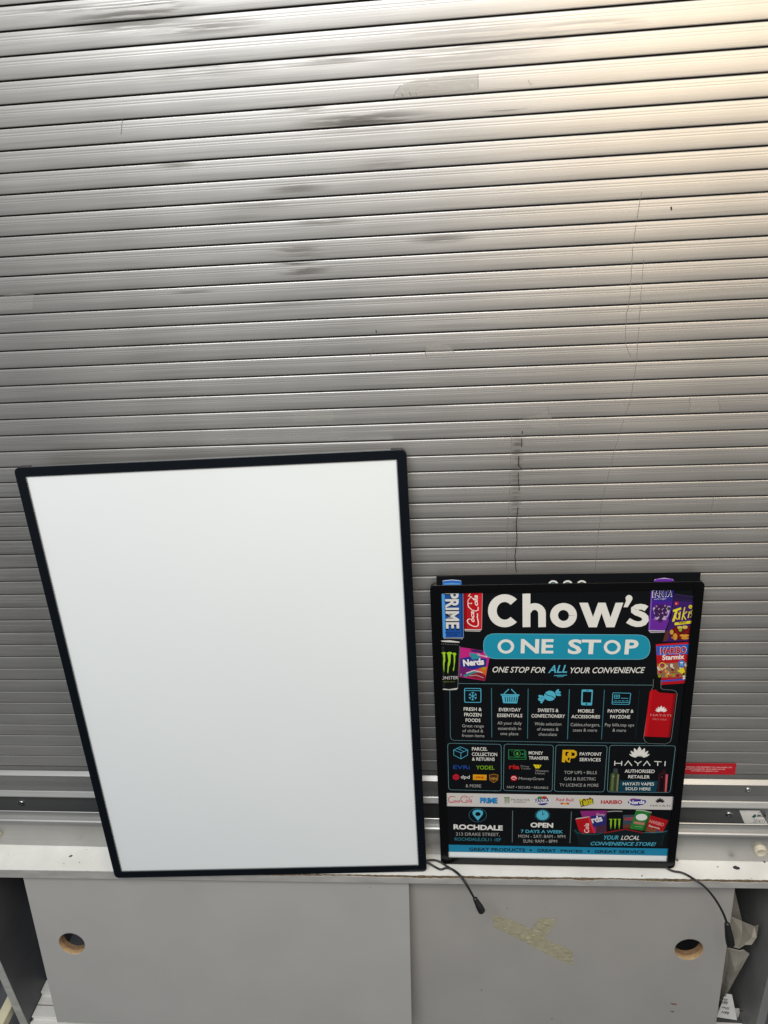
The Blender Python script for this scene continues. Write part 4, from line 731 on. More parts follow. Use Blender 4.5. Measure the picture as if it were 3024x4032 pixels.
('T','ACCESSORIES',243.5,346.6,50.2,6.8,-0.7,43,0.012,0,3),
('T','Cables,chargers,',242.6,329.4,51.9,6.6,-0.4,121,0,0,3),
('T','cases & more',247.2,317.6,42.5,6.6,-0.5,121,0,0,3),
('T','PAYPOINT &',306.5,358.3,44.7,7.1,-0.4,43,0.012,0,3),
('T','PAYZONE',311.5,346.0,34.6,7.2,-0.5,43,0.012,0,3),
('T','Pay bills,top ups',303.1,329.2,50.9,6.5,-0.4,121,0,0,3),
('T','& more',316.8,317.5,23.7,6.6,-1.0,121,0,0,3),
('S',[21.1,283.6,21.4,286.0,22.1,287.9,23.2,289.2,24.7,290.0,26.7,290.3,113.6,288.5,115.6,288.2,117.1,287.4,118.2,286.0,118.9,284.1,119.1,281.6,118.9,188.2,118.7,185.6,118.0,183.6,116.9,182.2,115.3,181.4,113.2,181.1,25.9,182.7,23.9,183.0,22.3,183.9,21.1,185.3,20.5,187.4,20.3,189.9],0.73,48,1,1),
('S',[124.3,282.4,124.6,284.8,125.3,286.7,126.4,288.1,128.0,288.8,129.9,289.1,208.1,287.3,210.0,287.0,211.5,286.2,212.6,284.8,213.3,282.9,213.5,280.5,213.4,188.3,213.2,185.7,212.5,183.7,211.4,182.3,209.8,181.5,207.8,181.2,128.5,182.2,126.5,182.5,124.9,183.3,123.8,184.8,123.2,186.8,123.0,189.4],0.72,48,1,1),
('S',[31.9,275.3,44.4,282.6,57.9,275.5,57.2,263.7,44.7,255.1,31.7,263.6],1.03,46,3,1),
('S',[31.9,275.3,45.0,268.9,57.9,275.5],1.03,46,3,0),
('S',[45.0,268.9,44.7,255.1],1.03,46,3,0),
('S',[37.9,279.0,50.9,271.8],0.88,46,3,0),
('S',[41.8,276.8,45.5,279.0],0.73,46,3,0),
('T','PARCEL',65.6,274.1,28.3,7.6,-0.3,43,0.012,0,3),
('T','COLLECTION',65.4,262.2,46.2,7.6,-0.5,43,0.012,0,3),
('T','& RETURNS',65.5,251.3,41.6,7.3,-0.5,43,0.012,0,3),
('T','EVRi',30.4,231.5,30.1,8.8,-0.1,122,0.0,0,3),
('T','YODEL',72.6,231.2,33.9,8.8,-0.7,123,0.01,0,3),
('P',[28.7,216.3,34.8,220.4,40.9,216.4,40.5,209.3,34.4,205.1,28.8,209.6],124,3),
('S',[29.3,215.9,34.6,212.6,40.3,216.0],0.75,125,4,0),
('S',[34.6,212.6,34.4,205.9],0.75,125,4,0),
('T','dpd',43.8,209.7,16.4,7.8,-2.0,126,0.01,0,3),
('P',[66.5,219.3,92.0,218.8,91.6,206.2,66.3,206.6],127,3),
('T','DHL',70.8,210.4,16.6,4.5,-0.6,128,0.04,0.3,4),
('S',[66.7,211.1,72.3,211.0],0.59,128,4,0),
('S',[86.6,211.0,91.6,210.8],0.59,128,4,0),
('P',[97.0,218.3,105.0,220.8,112.9,218.3,112.3,207.3,104.9,200.7,97.5,207.2],129,3),
('S',[97.0,218.3,105.0,220.8,112.9,218.3,112.3,207.3,104.9,200.7,97.5,207.2],0.89,130,4,1),
('T','ups',99.0,208.5,12.1,6.1,-2.9,131,0.01,0,5),
('T','& MORE',52.6,189.2,28.7,7.1,-0.8,121,0.0,0,3),
('S',[132.5,276.4,161.7,275.8,161.9,259.7,132.6,259.8],1.16,132,3,1),
('S',[132.6,255.3,164.2,255.0,163.8,274.4],1.16,132,3,0),
('S',[132.6,259.8,132.6,255.3],1.16,132,3,0),
('S',[154.1,268.1,153.8,265.7,152.8,263.7,151.1,262.1,149.2,261.3,147.0,261.3,145.1,262.1,143.4,263.6,142.4,265.7,142.0,268.0,142.3,270.3,143.4,272.4,145.0,273.9,147.0,274.7,149.1,274.8,151.1,274.0,152.7,272.5,153.8,270.4,154.1,268.1],1.01,133,3,1),
('T','$',145.9,265.0,4.6,5.8,0.4,134,0.02,0,3),
('P',[159.5,266.9,159.4,266.3,159.2,265.8,158.9,265.4,158.5,265.1,158.1,265.0,157.6,265.1,157.2,265.4,156.9,265.8,156.7,266.3,156.6,266.8,156.7,267.4,156.9,267.9,157.2,268.3,157.6,268.6,158.0,268.6,158.5,268.6,158.9,268.3,159.2,267.9,159.4,267.4],135,3),
('P',[139.9,272.5,139.9,272.2,139.7,271.9,139.4,271.7,139.0,271.6,138.6,271.6,138.2,271.6,137.9,271.7,137.6,271.9,137.4,272.2,137.3,272.4,137.4,272.7,137.6,273.0,137.9,273.2,138.2,273.3,138.6,273.4,139.0,273.3,139.4,273.2,139.7,273.0,139.9,272.7],136,3),
('T','MONEY',169.1,266.2,25.7,7.2,-1.2,43,0.012,0,3),
('T','TRANSFER',169.2,254.7,36.1,7.2,-0.7,43,0.012,0,3),
('T','ria',133.2,232.9,19.3,10.6,-1.6,137,0.03,0,3),
('T','Money',154.8,237.8,15.5,4.0,-3.5,138,0,0,3),
('T','Transfer',154.8,232.3,18.4,4.0,-1.7,138,0,0,3),
('P',[177.4,243.5,182.1,243.2,186.1,234.8,182.2,234.4],139,3),
('P',[183.1,243.2,187.4,243.0,190.0,237.6,188.6,234.5,186.3,234.8],139,3),
('P',[188.9,242.9,192.5,242.5,190.6,237.1],139,3),
('T','Western',181.1,227.1,24.5,4.8,-2.0,140,0,0,3),
('T','Union',181.5,221.6,17.2,4.4,-3.1,140,0,0,3),
('P',[148.7,211.7,148.4,209.6,147.5,207.7,146.2,206.2,144.4,205.3,142.5,204.9,140.6,205.2,138.9,206.1,137.5,207.6,136.6,209.5,136.3,211.5,136.6,213.6,137.5,215.4,138.9,216.9,140.6,217.9,142.5,218.2,144.4,217.9,146.1,217.0,147.5,215.6,148.4,213.7],141,3),
('S',[137.7,211.5,141.0,215.1,145.0,213.8,146.9,210.5],1.47,142,4,0),
('S',[138.8,209.3,144.7,208.6],1.03,142,4,0),
('T','MoneyGram',150.9,208.0,46.6,6.3,-0.7,143,0,0.1,3),
('T','FAST • SECURE • RELIABLE',129.7,187.9,76.4,5.2,-0.4,121,0.0,0,3),
('S',[217.7,280.8,217.9,283.3,218.6,285.2,219.7,286.5,221.2,287.3,223.1,287.5,304.0,286.8,305.9,286.5,307.4,285.7,308.5,284.3,309.1,282.4,309.3,280.0,308.6,188.4,308.4,185.8,307.7,183.9,306.6,182.5,305.0,181.6,303.0,181.3,222.9,181.2,220.9,181.5,219.3,182.4,218.2,183.8,217.5,185.8,217.3,188.3],0.71,48,1,1),
('S',[313.6,280.4,313.8,282.9,314.4,284.9,315.6,286.3,317.1,287.2,319.2,287.4,423.7,287.1,425.6,286.8,427.2,286.0,428.3,284.6,428.9,282.6,429.1,280.1,427.9,188.8,427.7,186.2,426.9,184.1,425.8,182.6,424.2,181.8,422.1,181.5,319.8,181.4,317.8,181.7,316.1,182.6,315.0,184.1,314.3,186.2,314.0,188.8],0.71,48,1,1),
('P',[230.0,277.0,250.2,276.8,255.2,273.3,256.3,265.2,252.2,258.6,244.8,258.0,244.0,248.1,238.2,250.7,235.8,256.1,234.8,248.4,229.3,249.8],144,3),
('P',[235.2,272.2,240.4,272.8,242.6,270.5,241.4,263.3,235.5,263.3],120,4),
('P',[245.8,271.4,251.1,270.6,252.7,267.0,250.7,263.4,244.9,263.4],120,4),
('P',[240.5,259.7,243.3,259.8,242.7,252.6,239.8,253.4],120,4),
('P',[238.4,268.2,241.8,271.4,246.9,268.2,245.0,260.7,239.6,260.6],144,4.4),
('T','PAYPOINT',260.9,264.4,39.3,7.1,-0.6,43,0.012,0,3),
('T','SERVICES',261.1,251.8,38.0,7.2,-0.6,43,0.012,0,3),
('T','TOP UPS • BILLS',234.3,222.2,59.1,6.9,0.3,121,0,0,3),
('T','GAS & ELECTRIC',234.7,207.8,57.3,6.6,0.3,121,0,0,3),
('T','TV LICENCE & MORE',226.7,193.3,70.9,6.7,0.1,121,0,0,3),
('P',[362.0,260.6,359.6,264.0,356.2,266.6,352.9,268.0,349.0,268.6,351.0,265.5,353.6,263.3,357.5,261.4],43,4),
('P',[363.3,261.4,361.9,266.2,358.9,270.5,355.6,273.4,351.2,275.6,352.2,271.3,354.4,267.8,358.3,264.0],43,4),
('P',[365.4,262.2,365.6,268.0,363.9,273.7,361.2,278.0,357.0,281.7,356.6,276.7,357.8,272.0,360.7,266.6],43,4),
('P',[373.4,260.7,377.7,261.5,381.4,263.5,383.7,265.8,385.3,268.8,381.4,268.2,378.4,266.7,375.3,264.1],43,4),
('P',[372.0,261.5,376.6,264.2,380.0,268.0,381.7,271.5,382.3,275.8,378.1,273.6,375.2,270.6,372.7,266.3],43,4),
('P',[369.7,262.2,373.8,266.7,376.1,272.1,376.7,276.8,375.6,281.9,371.9,278.0,369.8,273.8,368.8,268.0],43,4),
('P',[367.5,262.6,370.4,268.6,370.8,275.1,369.4,280.2,366.1,285.4,363.5,280.2,362.8,275.0,364.0,268.6],43,4.2),
('S',[324.4,252.7,324.6,242.3],1.7,43,4,0),
('S',[336.8,252.5,336.9,242.4],1.7,43,4,0),
('S',[324.7,247.5,336.8,247.4],1.7,43,4,0),
('S',[342.4,242.5,348.1,252.6,355.5,242.2],1.7,43,4,0),
('S',[359.4,252.7,365.7,247.0,371.6,252.4],1.69,43,4,0),
('S',[365.7,247.0,365.7,242.3],1.69,43,4,0),
('S',[375.6,242.4,381.4,252.5,388.0,242.5],1.69,43,4,0),
('S',[394.4,252.2,407.1,251.6],1.69,43,4,0),
('S',[400.6,251.6,401.0,242.3],1.68,43,4,0),
('S',[413.7,252.8,413.7,242.0],1.68,43,4,0),
('T','AUTHORISED',343.3,226.2,53.4,7.6,-0.2,43,0.012,0,3),
('T','RETAILER',350.3,213.6,38.5,7.3,-0.4,43,0.012,0,3),
('P',[335.3,208.6,403.8,208.3,402.8,182.6,334.5,182.8],145,2),
('T','HAYATI VAPES',341.5,197.3,56.1,7.0,-0.0,43,0.012,0,3),
('T','SOLD HERE',346.7,186.3,45.4,6.6,-0.2,43,0.012,0,3),
('P',[323.2,235.8,330.6,235.5,331.1,225.4,334.6,222.7,333.8,182.0,317.5,182.6,318.3,224.3,322.5,226.2],146,3),
('P',[323.2,235.8,330.6,235.5,330.8,225.7,322.5,226.2],147,4),
('P',[320.6,223.4,325.2,223.5,324.9,184.0,320.0,183.9],148,4),
('P',[330.3,222.6,333.6,222.1,333.3,183.2,330.4,183.5],149,4),
('P',[325.8,217.7,325.7,217.2,325.5,216.7,325.0,216.3,324.5,216.1,323.9,216.0,323.3,216.1,322.7,216.3,322.2,216.7,321.9,217.1,321.8,217.6,321.9,218.1,322.1,218.6,322.6,219.0,323.1,219.2,323.7,219.3,324.3,219.2,324.9,219.0,325.4,218.6,325.7,218.2],150,5),
('P',[409.7,235.2,416.7,234.9,416.8,226.3,420.7,223.0,420.9,182.5,404.6,182.6,404.2,224.7,408.6,226.5],151,3),
('P',[409.7,235.2,416.7,234.9,416.8,226.3,408.6,226.5],152,4),
('P',[416.9,223.5,420.7,222.7,420.9,182.9,418.0,183.2],153,4),
('P',[406.9,222.5,414.8,222.6,415.1,184.3,407.7,184.2],154,4),
('P',[412.1,217.2,412.1,216.6,411.8,216.2,411.5,215.8,411.0,215.6,410.5,215.5,410.0,215.6,409.5,215.8,409.1,216.2,408.8,216.6,408.7,217.1,408.7,217.6,409.0,218.1,409.3,218.4,409.8,218.7,410.3,218.8,410.8,218.7,411.3,218.5,411.7,218.1,412.0,217.7],155,5),
('P',[15.9,174.9,435.7,172.1,436.7,141.1,15.6,143.3],156,2),
('S',[32.1,164.6,30.3,166.2,28.2,167.1,25.8,167.2,23.6,166.5,21.6,165.2,20.1,163.2,19.3,160.8,19.2,158.4,19.8,156.0,21.2,154.0,23.0,152.6,25.3,152.0,27.6,152.1,29.8,153.0],1.51,157,3,0),
('T','oca',29.2,152.0,11.8,8.1,2.7,157,0.01,0.2,3),
('S',[18.6,151.2,29.3,156.2,38.3,153.5,46.0,157.4],0.76,157,3,0),
('S',[55.4,165.6,53.7,167.2,51.6,168.2,49.2,168.3,47.0,167.6,45.0,166.1,43.5,164.1,42.7,161.6,42.6,159.0,43.3,156.6,44.6,154.5,46.5,153.0,48.7,152.3,51.1,152.5,53.3,153.4],1.51,157,3,0),
('T','ola',51.9,152.3,12.1,10.9,2.7,157,0.01,0.2,3),
('S',[47.6,163.2,56.7,165.2,66.5,167.8],0.9,157,3,0),
('T','PRIME',79.3,151.2,32.7,13.4,-0.5,158,0.05,0,3),
('T','PRIME',78.8,152.4,32.1,13.0,-0.5,159,0.035,0,4),
('P',[124.1,166.7,128.1,166.4,127.2,163.4,127.1,154.8,125.9,149.2,125.4,155.7,125.4,163.7],160,3),
('P',[127.5,166.8,131.5,166.5,130.6,163.4,130.5,154.9,129.3,149.3,128.9,155.8,128.8,163.8],160,3),
('P',[130.9,166.8,135.0,166.5,134.1,163.5,133.9,154.9,132.7,149.4,132.3,155.8,132.3,163.8],160,3),
('T','MONSTER',137.2,158.2,35.4,4.9,-0.4,161,0.0,0,3),
('T','ENERGY',142.3,154.1,23.8,2.3,-1.0,162,0.02,0,3),
('P',[207.6,158.5,207.0,155.3,205.4,152.4,202.8,150.1,199.6,148.6,195.9,148.1,192.2,148.5,188.9,149.9,186.2,152.1,184.5,155.0,183.9,158.1,184.4,161.3,186.1,164.2,188.6,166.5,191.9,168.0,195.6,168.5,199.2,168.1,202.5,166.7,205.2,164.5,206.9,161.6],163,3),
('P',[198.5,166.3,198.3,165.3,197.4,164.3,196.0,163.5,194.3,163.0,192.4,162.8,190.5,163.0,188.7,163.4,187.4,164.1,186.5,165.1,186.1,166.1,186.4,167.2,187.3,168.1,188.7,168.9,190.4,169.4,192.3,169.6,194.2,169.5,195.9,169.0,197.3,168.3,198.2,167.4],164,4),
('P',[204.3,166.8,204.1,165.7,203.3,164.8,202.2,164.0,200.7,163.5,199.0,163.3,197.4,163.4,195.9,163.9,194.7,164.6,193.9,165.6,193.7,166.6,193.9,167.7,194.6,168.6,195.8,169.4,197.3,169.9,198.9,170.1,200.6,169.9,202.0,169.5,203.2,168.7,204.0,167.8],165,4),
('P',[181.8,162.3,207.9,164.2,210.5,157.4,205.9,154.1,183.4,151.9],166,4.4),
('T','FANTA',183.4,153.6,25.6,9.5,6.0,167,0.03,0,5),
('T','Red Bull',221.4,158.7,31.8,7.2,-1.2,168,0.015,0,3),
('P',[241.5,152.9,241.3,152.2,240.8,151.5,239.9,150.9,238.9,150.6,237.7,150.4,236.5,150.5,235.4,150.9,234.6,151.4,234.0,152.1,233.8,152.8,234.0,153.6,234.5,154.3,235.3,154.8,236.4,155.2,237.6,155.4,238.8,155.2,239.8,154.9,240.7,154.4,241.3,153.7],169,4),
('P',[228.6,154.3,235.4,155.1,236.9,152.5,231.1,150.5],168,3),
('P',[246.6,154.2,239.8,155.2,238.4,152.5,244.3,150.3],168,3),
('P',[263.9,160.7,269.9,164.5,288.9,165.7,290.6,153.5,267.7,145.0],170,3),
('T','Takis',266.5,147.3,23.9,16.3,13.7,171,0.04,0.1,4),
('P',[285.7,166.1,285.6,165.4,285.3,164.7,284.8,164.2,284.1,163.9,283.4,163.8,282.7,163.9,282.0,164.2,281.5,164.7,281.1,165.3,281.0,166.0,281.1,166.7,281.4,167.3,281.9,167.8,282.5,168.2,283.2,168.3,284.0,168.2,284.6,167.9,285.2,167.4,285.5,166.8],172,5),
('T','HARIBO',303.7,153.2,39.0,9.0,0.3,173,0.04,0,3),
('P',[385.3,158.2,384.7,155.7,382.5,153.5,379.1,151.7,374.6,150.5,369.6,150.0,364.6,150.3,360.0,151.4,356.3,153.1,353.9,155.3,353.0,157.7,353.6,160.1,355.8,162.3,359.3,164.1,363.7,165.3,368.7,165.8,373.7,165.5,378.2,164.4,381.9,162.7,384.4,160.6],174,3),
('P',[369.6,164.7,368.4,163.1,365.2,162.1,361.1,162.1,357.7,163.0,356.3,164.5,357.5,166.0,360.8,167.0,364.9,167.1,368.2,166.2],175,4),
('P',[386.1,160.1,386.0,158.9,385.7,157.8,385.2,157.0,384.5,156.5,383.7,156.3,382.9,156.4,382.1,157.0,381.5,157.8,381.1,158.8,380.9,160.0,380.9,161.1,381.2,162.2,381.7,163.0,382.4,163.6,383.2,163.8,384.0,163.6,384.8,163.1,385.4,162.2,385.8,161.2],176,4),
('T','Nerds',355.8,152.8,27.7,9.0,4.0,177,0.04,0,5),
('P',[408.5,157.2,407.4,158.9,405.7,160.2,404.1,160.9,402.2,161.2,403.2,159.7,404.5,158.6,406.4,157.6],178,3),
('P',[409.2,157.6,408.5,160.1,407.0,162.2,405.4,163.6,403.2,164.7,403.8,162.6,404.8,160.8,406.8,158.9],178,3),
('P',[410.2,158.0,410.3,161.0,409.4,163.9,408.1,166.0,406.0,167.9,405.9,165.3,406.4,163.0,407.9,160.2],178,3),
('P',[414.1,157.3,416.1,157.7,417.9,158.8,419.0,159.9,419.8,161.5,417.9,161.1,416.4,160.4,415.0,159.0],178,3),
('P',[413.4,157.7,415.6,159.1,417.2,161.0,418.0,162.8,418.3,165.0,416.3,163.8,414.9,162.3,413.7,160.1],178,3),
('P',[412.3,158.1,414.2,160.3,415.3,163.1,415.6,165.4,415.0,168.0,413.3,166.1,412.3,163.9,411.8,161.0],178,3),
('P',[411.2,158.3,412.6,161.3,412.7,164.6,412.0,167.2,410.4,169.7,409.1,167.1,408.8,164.5,409.5,161.2],178,3.2),
('T','HAYATI',394.3,148.5,35.8,4.5,-0.9,179,-0.004,0,3),
('S',[90.8,122.8,90.4,119.3,89.3,116.0,87.5,112.9,85.2,110.3,82.3,108.2,79.1,106.7,75.7,105.9,72.2,105.8,68.8,106.5,65.6,107.8,62.8,109.9,60.5,112.4,58.8,115.5,57.7,118.8,57.4,122.3,57.9,125.7,59.0,129.1,60.8,132.1,63.2,134.8,66.0,136.8,69.2,138.3,72.6,139.1,76.1,139.1,79.5,138.5,82.6,137.1,85.4,135.1,87.7,132.6,89.4,129.6,90.5,126.3,90.8,122.8],0.91,180,2,1),
('P',[74.3,108.9,65.8,122.0,64.2,126.8,65.5,132.1,69.5,134.9,74.3,135.7,79.8,135.0,83.7,132.0,84.5,126.6,82.6,121.9],46,3),
('P',[79.6,125.2,79.4,123.6,78.6,122.2,77.5,121.0,76.0,120.3,74.4,120.0,72.8,120.2,71.4,120.9,70.3,122.0,69.6,123.4,69.3,125.0,69.6,126.6,70.4,128.0,71.5,129.1,73.0,129.8,74.6,130.1,76.1,129.9,77.6,129.2,78.7,128.1,79.4,126.7],120,4),
('T','ROCHDALE',27.0,86.7,94.6,12.3,-0.8,43,0.04,0,3),
('T','213 DRAKE STREET,',31.3,71.2,84.5,7.6,0.1,121,0.0,0,3),
('T','ROCHDALE,OL11 1EF',28.8,58.3,89.1,7.6,-0.0,181,0.0,0,3),
('S',[140.3,134.5,139.9,56.3],1.5,182,2,0),
('S',[250.3,134.0,249.8,56.4],1.48,182,2,0),
('S',[210.3,124.5,210.0,121.2,208.9,118.0,207.1,115.2,204.6,113.0,201.7,111.4,198.5,110.5,195.2,110.4,192.0,111.2,189.0,112.7,186.5,114.9,184.6,117.6,183.3,120.7,182.9,124.0,183.2,127.4,184.4,130.5,186.2,133.3,188.6,135.6,191.5,137.1,194.7,138.0,198.0,138.1,201.2,137.3,204.2,135.8,206.7,133.6,208.6,130.9,209.9,127.8,210.3,124.5],0.74,180,2,1),
('P',[208.2,124.5,207.8,120.8,206.2,117.4,203.6,114.7,200.4,112.9,196.8,112.3,193.2,112.8,189.9,114.5,187.3,117.1,185.6,120.4,185.0,124.1,185.5,127.8,187.1,131.1,189.6,133.8,192.8,135.6,196.4,136.2,200.0,135.7,203.3,134.1,205.9,131.5,207.6,128.2],46,3),
('S',[196.6,124.3,196.8,133.9],0.9,120,4,0),
('S',[196.6,124.3,200.4,129.7],0.9,120,4,0),
('S',[206.2,124.5,207.7,124.5],0.74,120,4,0),
('S',[205.0,119.6,206.3,118.9],0.75,120,4,0),
('S',[201.6,116.0,202.3,114.7],0.75,120,4,0),
('S',[196.8,114.6,196.8,113.1],0.75,120,4,0),
('S',[192.0,115.8,191.3,114.5],0.75,120,4,0),
('S',[188.4,119.3,187.1,118.5],0.75,120,4,0),
('S',[187.1,124.1,185.6,124.1],0.75,120,4,0),
('S',[188.3,129.0,187.0,129.7],0.75,120,4,0),
('S',[191.7,132.5,190.9,133.9],0.74,120,4,0),
('S',[196.5,133.9,196.4,135.4],0.74,120,4,0),
('S',[201.2,132.7,202.0,134.0],0.74,120,4,0),
('S',[204.8,129.2,206.1,130.0],0.74,120,4,0),
('T','OPEN',174.3,94.3,42.7,11.7,-0.5,43,0.04,0,3),
('T','7 DAYS A WEEK',156.2,80.6,79.7,7.5,0.0,46,0.015,0,3),
('T','MON - SAT: 8AM - 9PM',151.5,68.2,89.0,7.5,0.5,121,0.0,0,3),
('T','SUN: 9AM - 8PM',160.7,56.0,64.7,7.6,0.6,121,0.0,0,3),
('P',[16.2,47.5,435.7,47.1,434.4,28.8,16.5,29.7],183,2),
('T','GREAT PRODUCTS',56.2,32.6,108.7,8.5,0.1,184,0.035,0,3),
('P',[178.0,37.1,177.9,36.3,177.5,35.6,177.0,35.0,176.3,34.6,175.6,34.4,174.8,34.6,174.1,34.9,173.6,35.5,173.2,36.2,173.1,37.0,173.2,37.8,173.6,38.6,174.1,39.2,174.8,39.5,175.5,39.7,176.3,39.6,177.0,39.2,177.5,38.7,177.9,37.9],184,3),
('T','GREAT',187.8,32.9,36.0,8.1,0.1,184,0.035,0,3),
('T','PRICES',232.6,33.6,41.8,6.8,-0.3,184,0.035,0,3),
('P',[288.1,37.1,288.0,36.3,287.8,35.6,287.3,35.0,286.7,34.6,286.0,34.5,285.3,34.6,284.6,34.9,284.1,35.5,283.7,36.2,283.6,37.0,283.7,37.8,284.0,38.5,284.5,39.1,285.1,39.5,285.8,39.7,286.5,39.5,287.1,39.2,287.6,38.6,288.0,37.9],184,3),
('T','GREAT SERVICE',297.3,33.1,94.3,7.6,0.4,184,0.035,0,3),
('P',[255.9,90.4,259.8,94.4,272.7,87.8,290.8,82.9,311.6,83.7,352.4,94.3,385.4,85.2,405.9,84.7,424.7,89.0,429.8,91.0,429.8,82.3,422.6,77.3,421.4,53.7,272.6,50.3,264.3,72.0,258.0,80.7],185,2),
('S',[257.0,89.5,262.4,82.7,277.5,79.1,299.9,79.6,311.6,83.7],2.69,186,4,0),
('S',[386.8,85.7,405.9,85.7,423.3,88.0,429.2,91.0],2.05,187,4,0),
('S',[262.8,80.8,268.4,50.2],1.49,188,3,0),
('S',[424.4,82.2,422.1,53.7],1.17,189,3,0),
('S',[313.1,83.4,352.5,93.3,385.7,84.9],2.67,190,5,0),
('P',[266.3,135.8,315.0,137.8,316.7,85.8,298.2,82.5,281.8,83.1],191,2.2),
('P',[286.2,123.9,315.1,128.3,315.9,101.3,291.7,97.0],192,2.6),
('P',[297.5,99.0,316.0,103.3,315.9,85.8,298.2,83.5],193,2.6),
('T','rds',290.4,106.3,20.1,15.4,16.7,194,0.04,0,3),
('T','Gooey',296.4,125.6,16.3,6.1,-4.4,195,0.02,0,3),
('P',[258.1,115.3,284.0,123.1,296.7,83.4,272.9,81.4,265.5,88.7],196,3),
('P',[258.1,115.3,259.8,118.1,284.0,123.1,284.5,120.8],197,3.4),
('P',[280.4,121.5,284.5,121.6,296.7,83.4,293.2,82.6],198,3.4),
('T','Cola',284.8,82.8,23.4,8.9,92.2,199,0.01,0.2,3.8),
('P',[316.2,135.9,343.9,137.5,345.4,130.7,346.7,91.3,332.1,89.0,317.4,85.8],200,2.8),
('P',[316.2,135.9,329.6,137.3,343.9,137.1,344.3,135.2,329.7,135.4,316.3,134.0],201,3),
('P',[319.9,117.2,326.6,118.1,326.0,113.1,326.2,103.5,325.0,91.8,323.2,103.4,322.9,115.0],202,3.2),
('P',[327.7,117.4,334.4,118.3,333.8,113.3,334.0,103.6,332.8,92.0,331.0,103.6,330.7,115.1],202,3.2),
('P',[335.3,117.5,342.0,118.4,341.4,113.4,341.6,103.8,340.5,92.1,338.7,103.7,338.4,115.3],202,3.2),
('P',[345.9,127.3,366.6,128.2,365.4,98.4,347.3,96.1],203,2.4),
('P',[347.5,103.9,365.8,104.2,364.1,95.5,347.4,95.2],204,2.7),
('T','ARIBO',348.1,113.9,20.8,7.7,3.2,205,0.03,0,2.8),
('P',[369.0,140.6,397.8,135.0,387.2,90.1,360.5,94.5],206,3),
('P',[393.7,135.7,397.8,135.0,387.2,90.1,383.5,90.8],207,3.4),
('P',[369.0,140.6,381.9,140.0,397.8,135.0,397.4,133.1,380.5,137.7,368.9,138.3],208,3.4),
('P',[390.5,122.9,390.2,120.4,388.8,118.2,386.6,116.3,383.8,115.1,380.6,114.7,377.3,115.0,374.3,116.1,371.9,117.8,370.2,120.1,369.6,122.5,369.9,125.0,371.3,127.3,373.5,129.1,376.3,130.3,379.5,130.7,382.8,130.4,385.8,129.3,388.2,127.6,389.8,125.4],209,3.6),
('P',[366.8,112.9,386.7,109.4,385.9,103.6,366.7,107.1],210,3.6),
('S',[369.0,100.4,383.0,98.8],0.73,211,3.6,0),
('P',[395.7,127.8,429.6,116.0,421.8,87.9,404.4,85.6,388.8,89.2],212,2.6),
('P',[390.3,98.9,418.7,90.8,416.1,85.9,388.8,88.8],213,3),
('T','HARIBO',393.7,110.5,28.5,7.7,-19.4,214,0.03,0,3),
('T','Starmix',393.7,100.9,22.3,4.6,-18.1,215,0.01,0,3),
('P',[414.6,90.1,413.8,88.2,411.6,87.3,409.3,88.1,408.2,90.0,409.0,91.9,411.2,92.8,413.6,92.0],216,3.4),
('T','YOUR',313.5,66.9,26.8,10.2,1.2,46,0.01,0.3,6),
('T','LOCAL',345.1,67.2,34.0,10.2,0.6,43,0.01,0.3,6),
('T','CONVENIENCE STORE!',289.0,52.5,122.1,8.7,0.4,46,0.012,0.3,6),
]

def ink(i, h):
    c = [min(.86, v * .88) for v in lin(h)]
    return mat('poster_ink', c, .35, coat=.12, coat_rough=.10, spec=.25)
pr = Print()
sheet = mat('poster_black', (.0035, .0045, .006), .35, coat=.12, coat_rough=.10, spec=.2)
SHW = (11.6, 29.2, 442.0, 633.0)
x0, y0, x1, y1 = [v / 1000 for v in SHW]
pr.poly([(x0, y0), (x1, y0), (x1, y1), (x0, y1)], -.0026, len(POSTER_COLS))
for q_, op in enumerate(POSTER):
    dz_ = (q_ % 40) * 8e-7
    if op[0] == 'T':
        _, s, x, y, w, h, ang, c, bold, sh, L = op; pr.text(s, x / 1000, y / 1000, w / 1000, h / 1000, ang, c, bold, sh, -.0025 + L * .00004 + dz_)
    elif op[0] == 'P':
        q = op[1]; pr.poly([(max(x0, min(x1, q[i] / 1000)), max(y0, q[i + 1] / 1000)) for i in range(0, len(q), 2)], -.0025 + op[3] * .00004 + dz_, op[2])
    else:
        q = op[1]; pr.stroke([(q[i] / 1000, q[i + 1] / 1000) for i in range(0, len(q), 2)], op[2] / 1000, -.0025 + op[4] * .00004 + dz_, op[3], bool(op[5]))
pr.finish()
poster = mesh('shop_poster', pr.V, pr.F, [ink(i, h) for i, h in enumerate(POSTER_COLS)] + [sheet], None, pr.M, mw=MWS)
tag(poster, 'black shop poster with white heading and snack pictures inside the small light box', 'poster')

# ------------------------------------------------------------------ stickers
for x_, pts_ in enumerate([[(0.42624, -0.09173, -0.38161), (0.43947, -0.09172, -0.38335), (0.43919, -0.09201, -0.38637), (0.42920, -0.09211, -0.38601)], [(0.42690, -0.09390, -0.40428), (0.43652, -0.09395, -0.40618), (0.43255, -0.09432, -0.40938)], [(0.02671, -0.09472, -0.35664), (0.02945, -0.09445, -0.35427), (0.02830, -0.09513, -0.36114)], [(0.17794, -0.10055, -0.43839), (0.18116, -0.10034, -0.43670), (0.18016, -0.10073, -0.44064)]]): on_plane('worn_patch', MWR, pts_, .0003, M_rust if x_ < 2 else M_scratch, dr)
def flat_thing(name, label, cat, org, a, b, outline, thick, m, group=None):
    mw = frame_matrix(org, a, b); t = mesh(name, [], [], [], None) if False else None
    inv = mw.inverted(); q = [tuple((inv @ Vector(p)).xy) for p in outline]
    o = link(name, shift(curve_mesh([q], thick / 2), thick / 2), m, None, mw); tag(o, label, cat, group); return o, q
